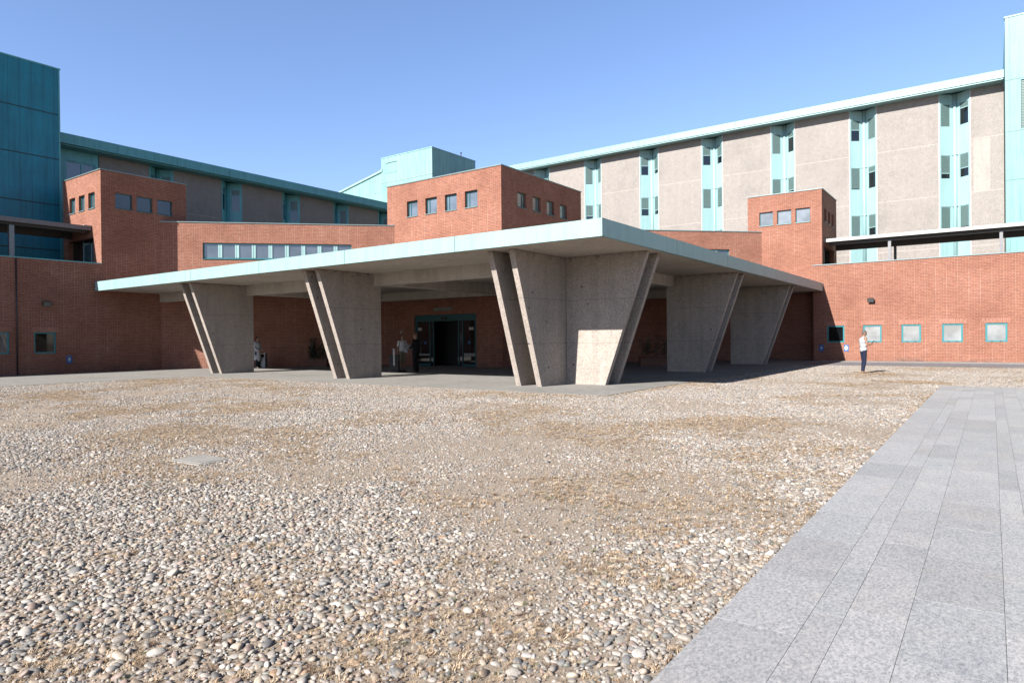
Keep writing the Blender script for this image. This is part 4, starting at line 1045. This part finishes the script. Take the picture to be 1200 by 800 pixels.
# man with phone
ia = math.atan2(.583, .812)          # picture-right direction
pA = dict(hd=V((.045, 0, 1.65)), nod=.42, ch=V((-.02, 0, 1.33)), nk=V((.01, 0, 1.50)), elR=V((.01, -.245, 1.15)), wrR=V((.26, -.15, 1.20)), handR=V((1, .25, .25)), palmR=V((0, .3, 1)), curlR=.9,
          elL=V((.0, .225, 1.16)), wrL=V((.23, .06, 1.17)), handL=V((1, -.4, .2)), palmL=V((0, -.3, 1)), curlL=.8, knL=V((.04, .09, .50)), anL=V((.0, .09, .09)), knR=V((.0, -.10, .50)), anR=V((-.07, -.10, .09)))
t, J, Rh = person((-4.37, 31.27, .0), ia, 'man in white sleeveless shirt and dark jeans looking at a phone on the cobbles', 1.79, pA, SKIN, cloth('grey_hair', (.16, .15, .145)))
shoes(t, J, m_plain('tan_shoe', (.30, .17, .09), .6)); trousers(t, J, cloth('dark_jeans', (.018, .028, .065)), f=.92); top(t, J, cloth('white_cotton', (.56, .59, .66)), sleeve='none', hem=.85, f=.98)
b = MB(); Rm = Matrix.Rotation(ia, 3, 'Z'); c0 = V((-4.37, 31.27, 0))+Rm @ V((.37, -.07, 1.30)); ax = Rm @ V((.72, .1, .62)).normalized(); sd_ = Rm @ V((0, 1, 0)); th_ = ax.cross(sd_).normalized()
A = [c0+ax*a*.072+sd_*e*.036-th_*.004 for a, e in ((-1, -1), (1, -1), (1, 1), (-1, 1))]; B = [q+th_*.008 for q in A]; b.hexa(A, B)
obj('mobile_phone', b, BLACK, label='black mobile phone held by the man in the white sleeveless shirt', cat='phone')
# two men by the door
fS = math.atan2(.05, 1)
tm = dict(nod=.1, elR=V((-.02, -.24, 1.15)), wrR=V((.03, -.27, .90)), elL=V((-.04, .24, 1.16)), wrL=V((.14, .20, 1.02)))
d_ = rad(-30)
t, J, Rh = person((-23.35, 23.35, .016), rad(-10), 'man in white polo shirt and khaki shorts standing beside the black suitcase', 1.80, tm, SKIN2, cloth('brown_hair', (.03, .02, .015)))
shoes(t, J, m_plain('dark_shoe', (.02, .02, .02), .5)); trousers(t, J, cloth('khaki_cotton', (.28, .24, .16)), low='kn'); top(t, J, cloth('polo_white', (.70, .69, .68)), hem=.93)
sm_ = dict(nod=.15, elR=V((.03, -.24, 1.16)), wrR=V((.25, -.10, 1.12)), handR=V((1, .5, .1)), palmR=V((0, .3, 1)), elL=V((.04, .24, 1.16)), wrL=V((.26, .12, 1.10)), handL=V((1, -.5, 0)), palmL=V((0, -.3, 1)))
t, J, Rh = person((-22.05, 22.95, .016), rad(190), 'man in black suit holding white papers in front of the entrance door', 1.86, sm_, SKIN, cloth('thin_fair_hair', (.22, .13, .08)))
shoes(t, J, BLACK); trousers(t, J, cloth('black_suit_trousers', (.008, .008, .010)), f=1.14); top(t, J, cloth('black_suit_jacket', (.009, .009, .011)), name='jacket', sleeve='long', hem=.82, f=1.14)
b = MB(); Rm = Matrix.Rotation(rad(190), 3, 'Z'); base = V((-22.05, 22.95, .016))
for k, (dz, a_) in enumerate(((0, .3), (.03, .1), (-.12, -.25))):
    c0 = base+Rm @ V((.36+.03*k, -.02+.14*k, 1.20+dz)); ax = Rm @ V((.5, a_, .8)).normalized(); s_ = Rm @ V((.1, 1, -.2)).normalized(); s_ = (s_-ax*s_.dot(ax)).normalized(); th_ = ax.cross(s_)
    A = [c0+ax*a*.148+s_*e*.105 for a, e in ((-1, -1), (1, -1), (1, 1), (-1, 1))]; b.hexa(A, [q+th_*.003 for q in A])
obj('papers', b, WH, label='loose white paper sheets held by the man in the black suit', cat='papers')
# person in white coat behind pillar
t, J, Rh = person((-33.98, 22.48, .016), rad(20), 'person in long white coat half hidden behind the far left pillar', 1.80, dict(nod=.2, elR=V((-.02, -.23, 1.16)), wrR=V((.18, -.20, 1.02)), elL=V((0, .23, 1.16)), wrL=V((.18, .18, 1.04))), SKIN, cloth('black_hair', (.012, .01, .01)))
shoes(t, J, BLACK); trousers(t, J, cloth('navy_trousers', (.02, .025, .04))); top(t, J, cloth('white_coat_cotton', (.70, .74, .80)), name='coat', sleeve='long', hem=.86, f=1.05, coat=.45)
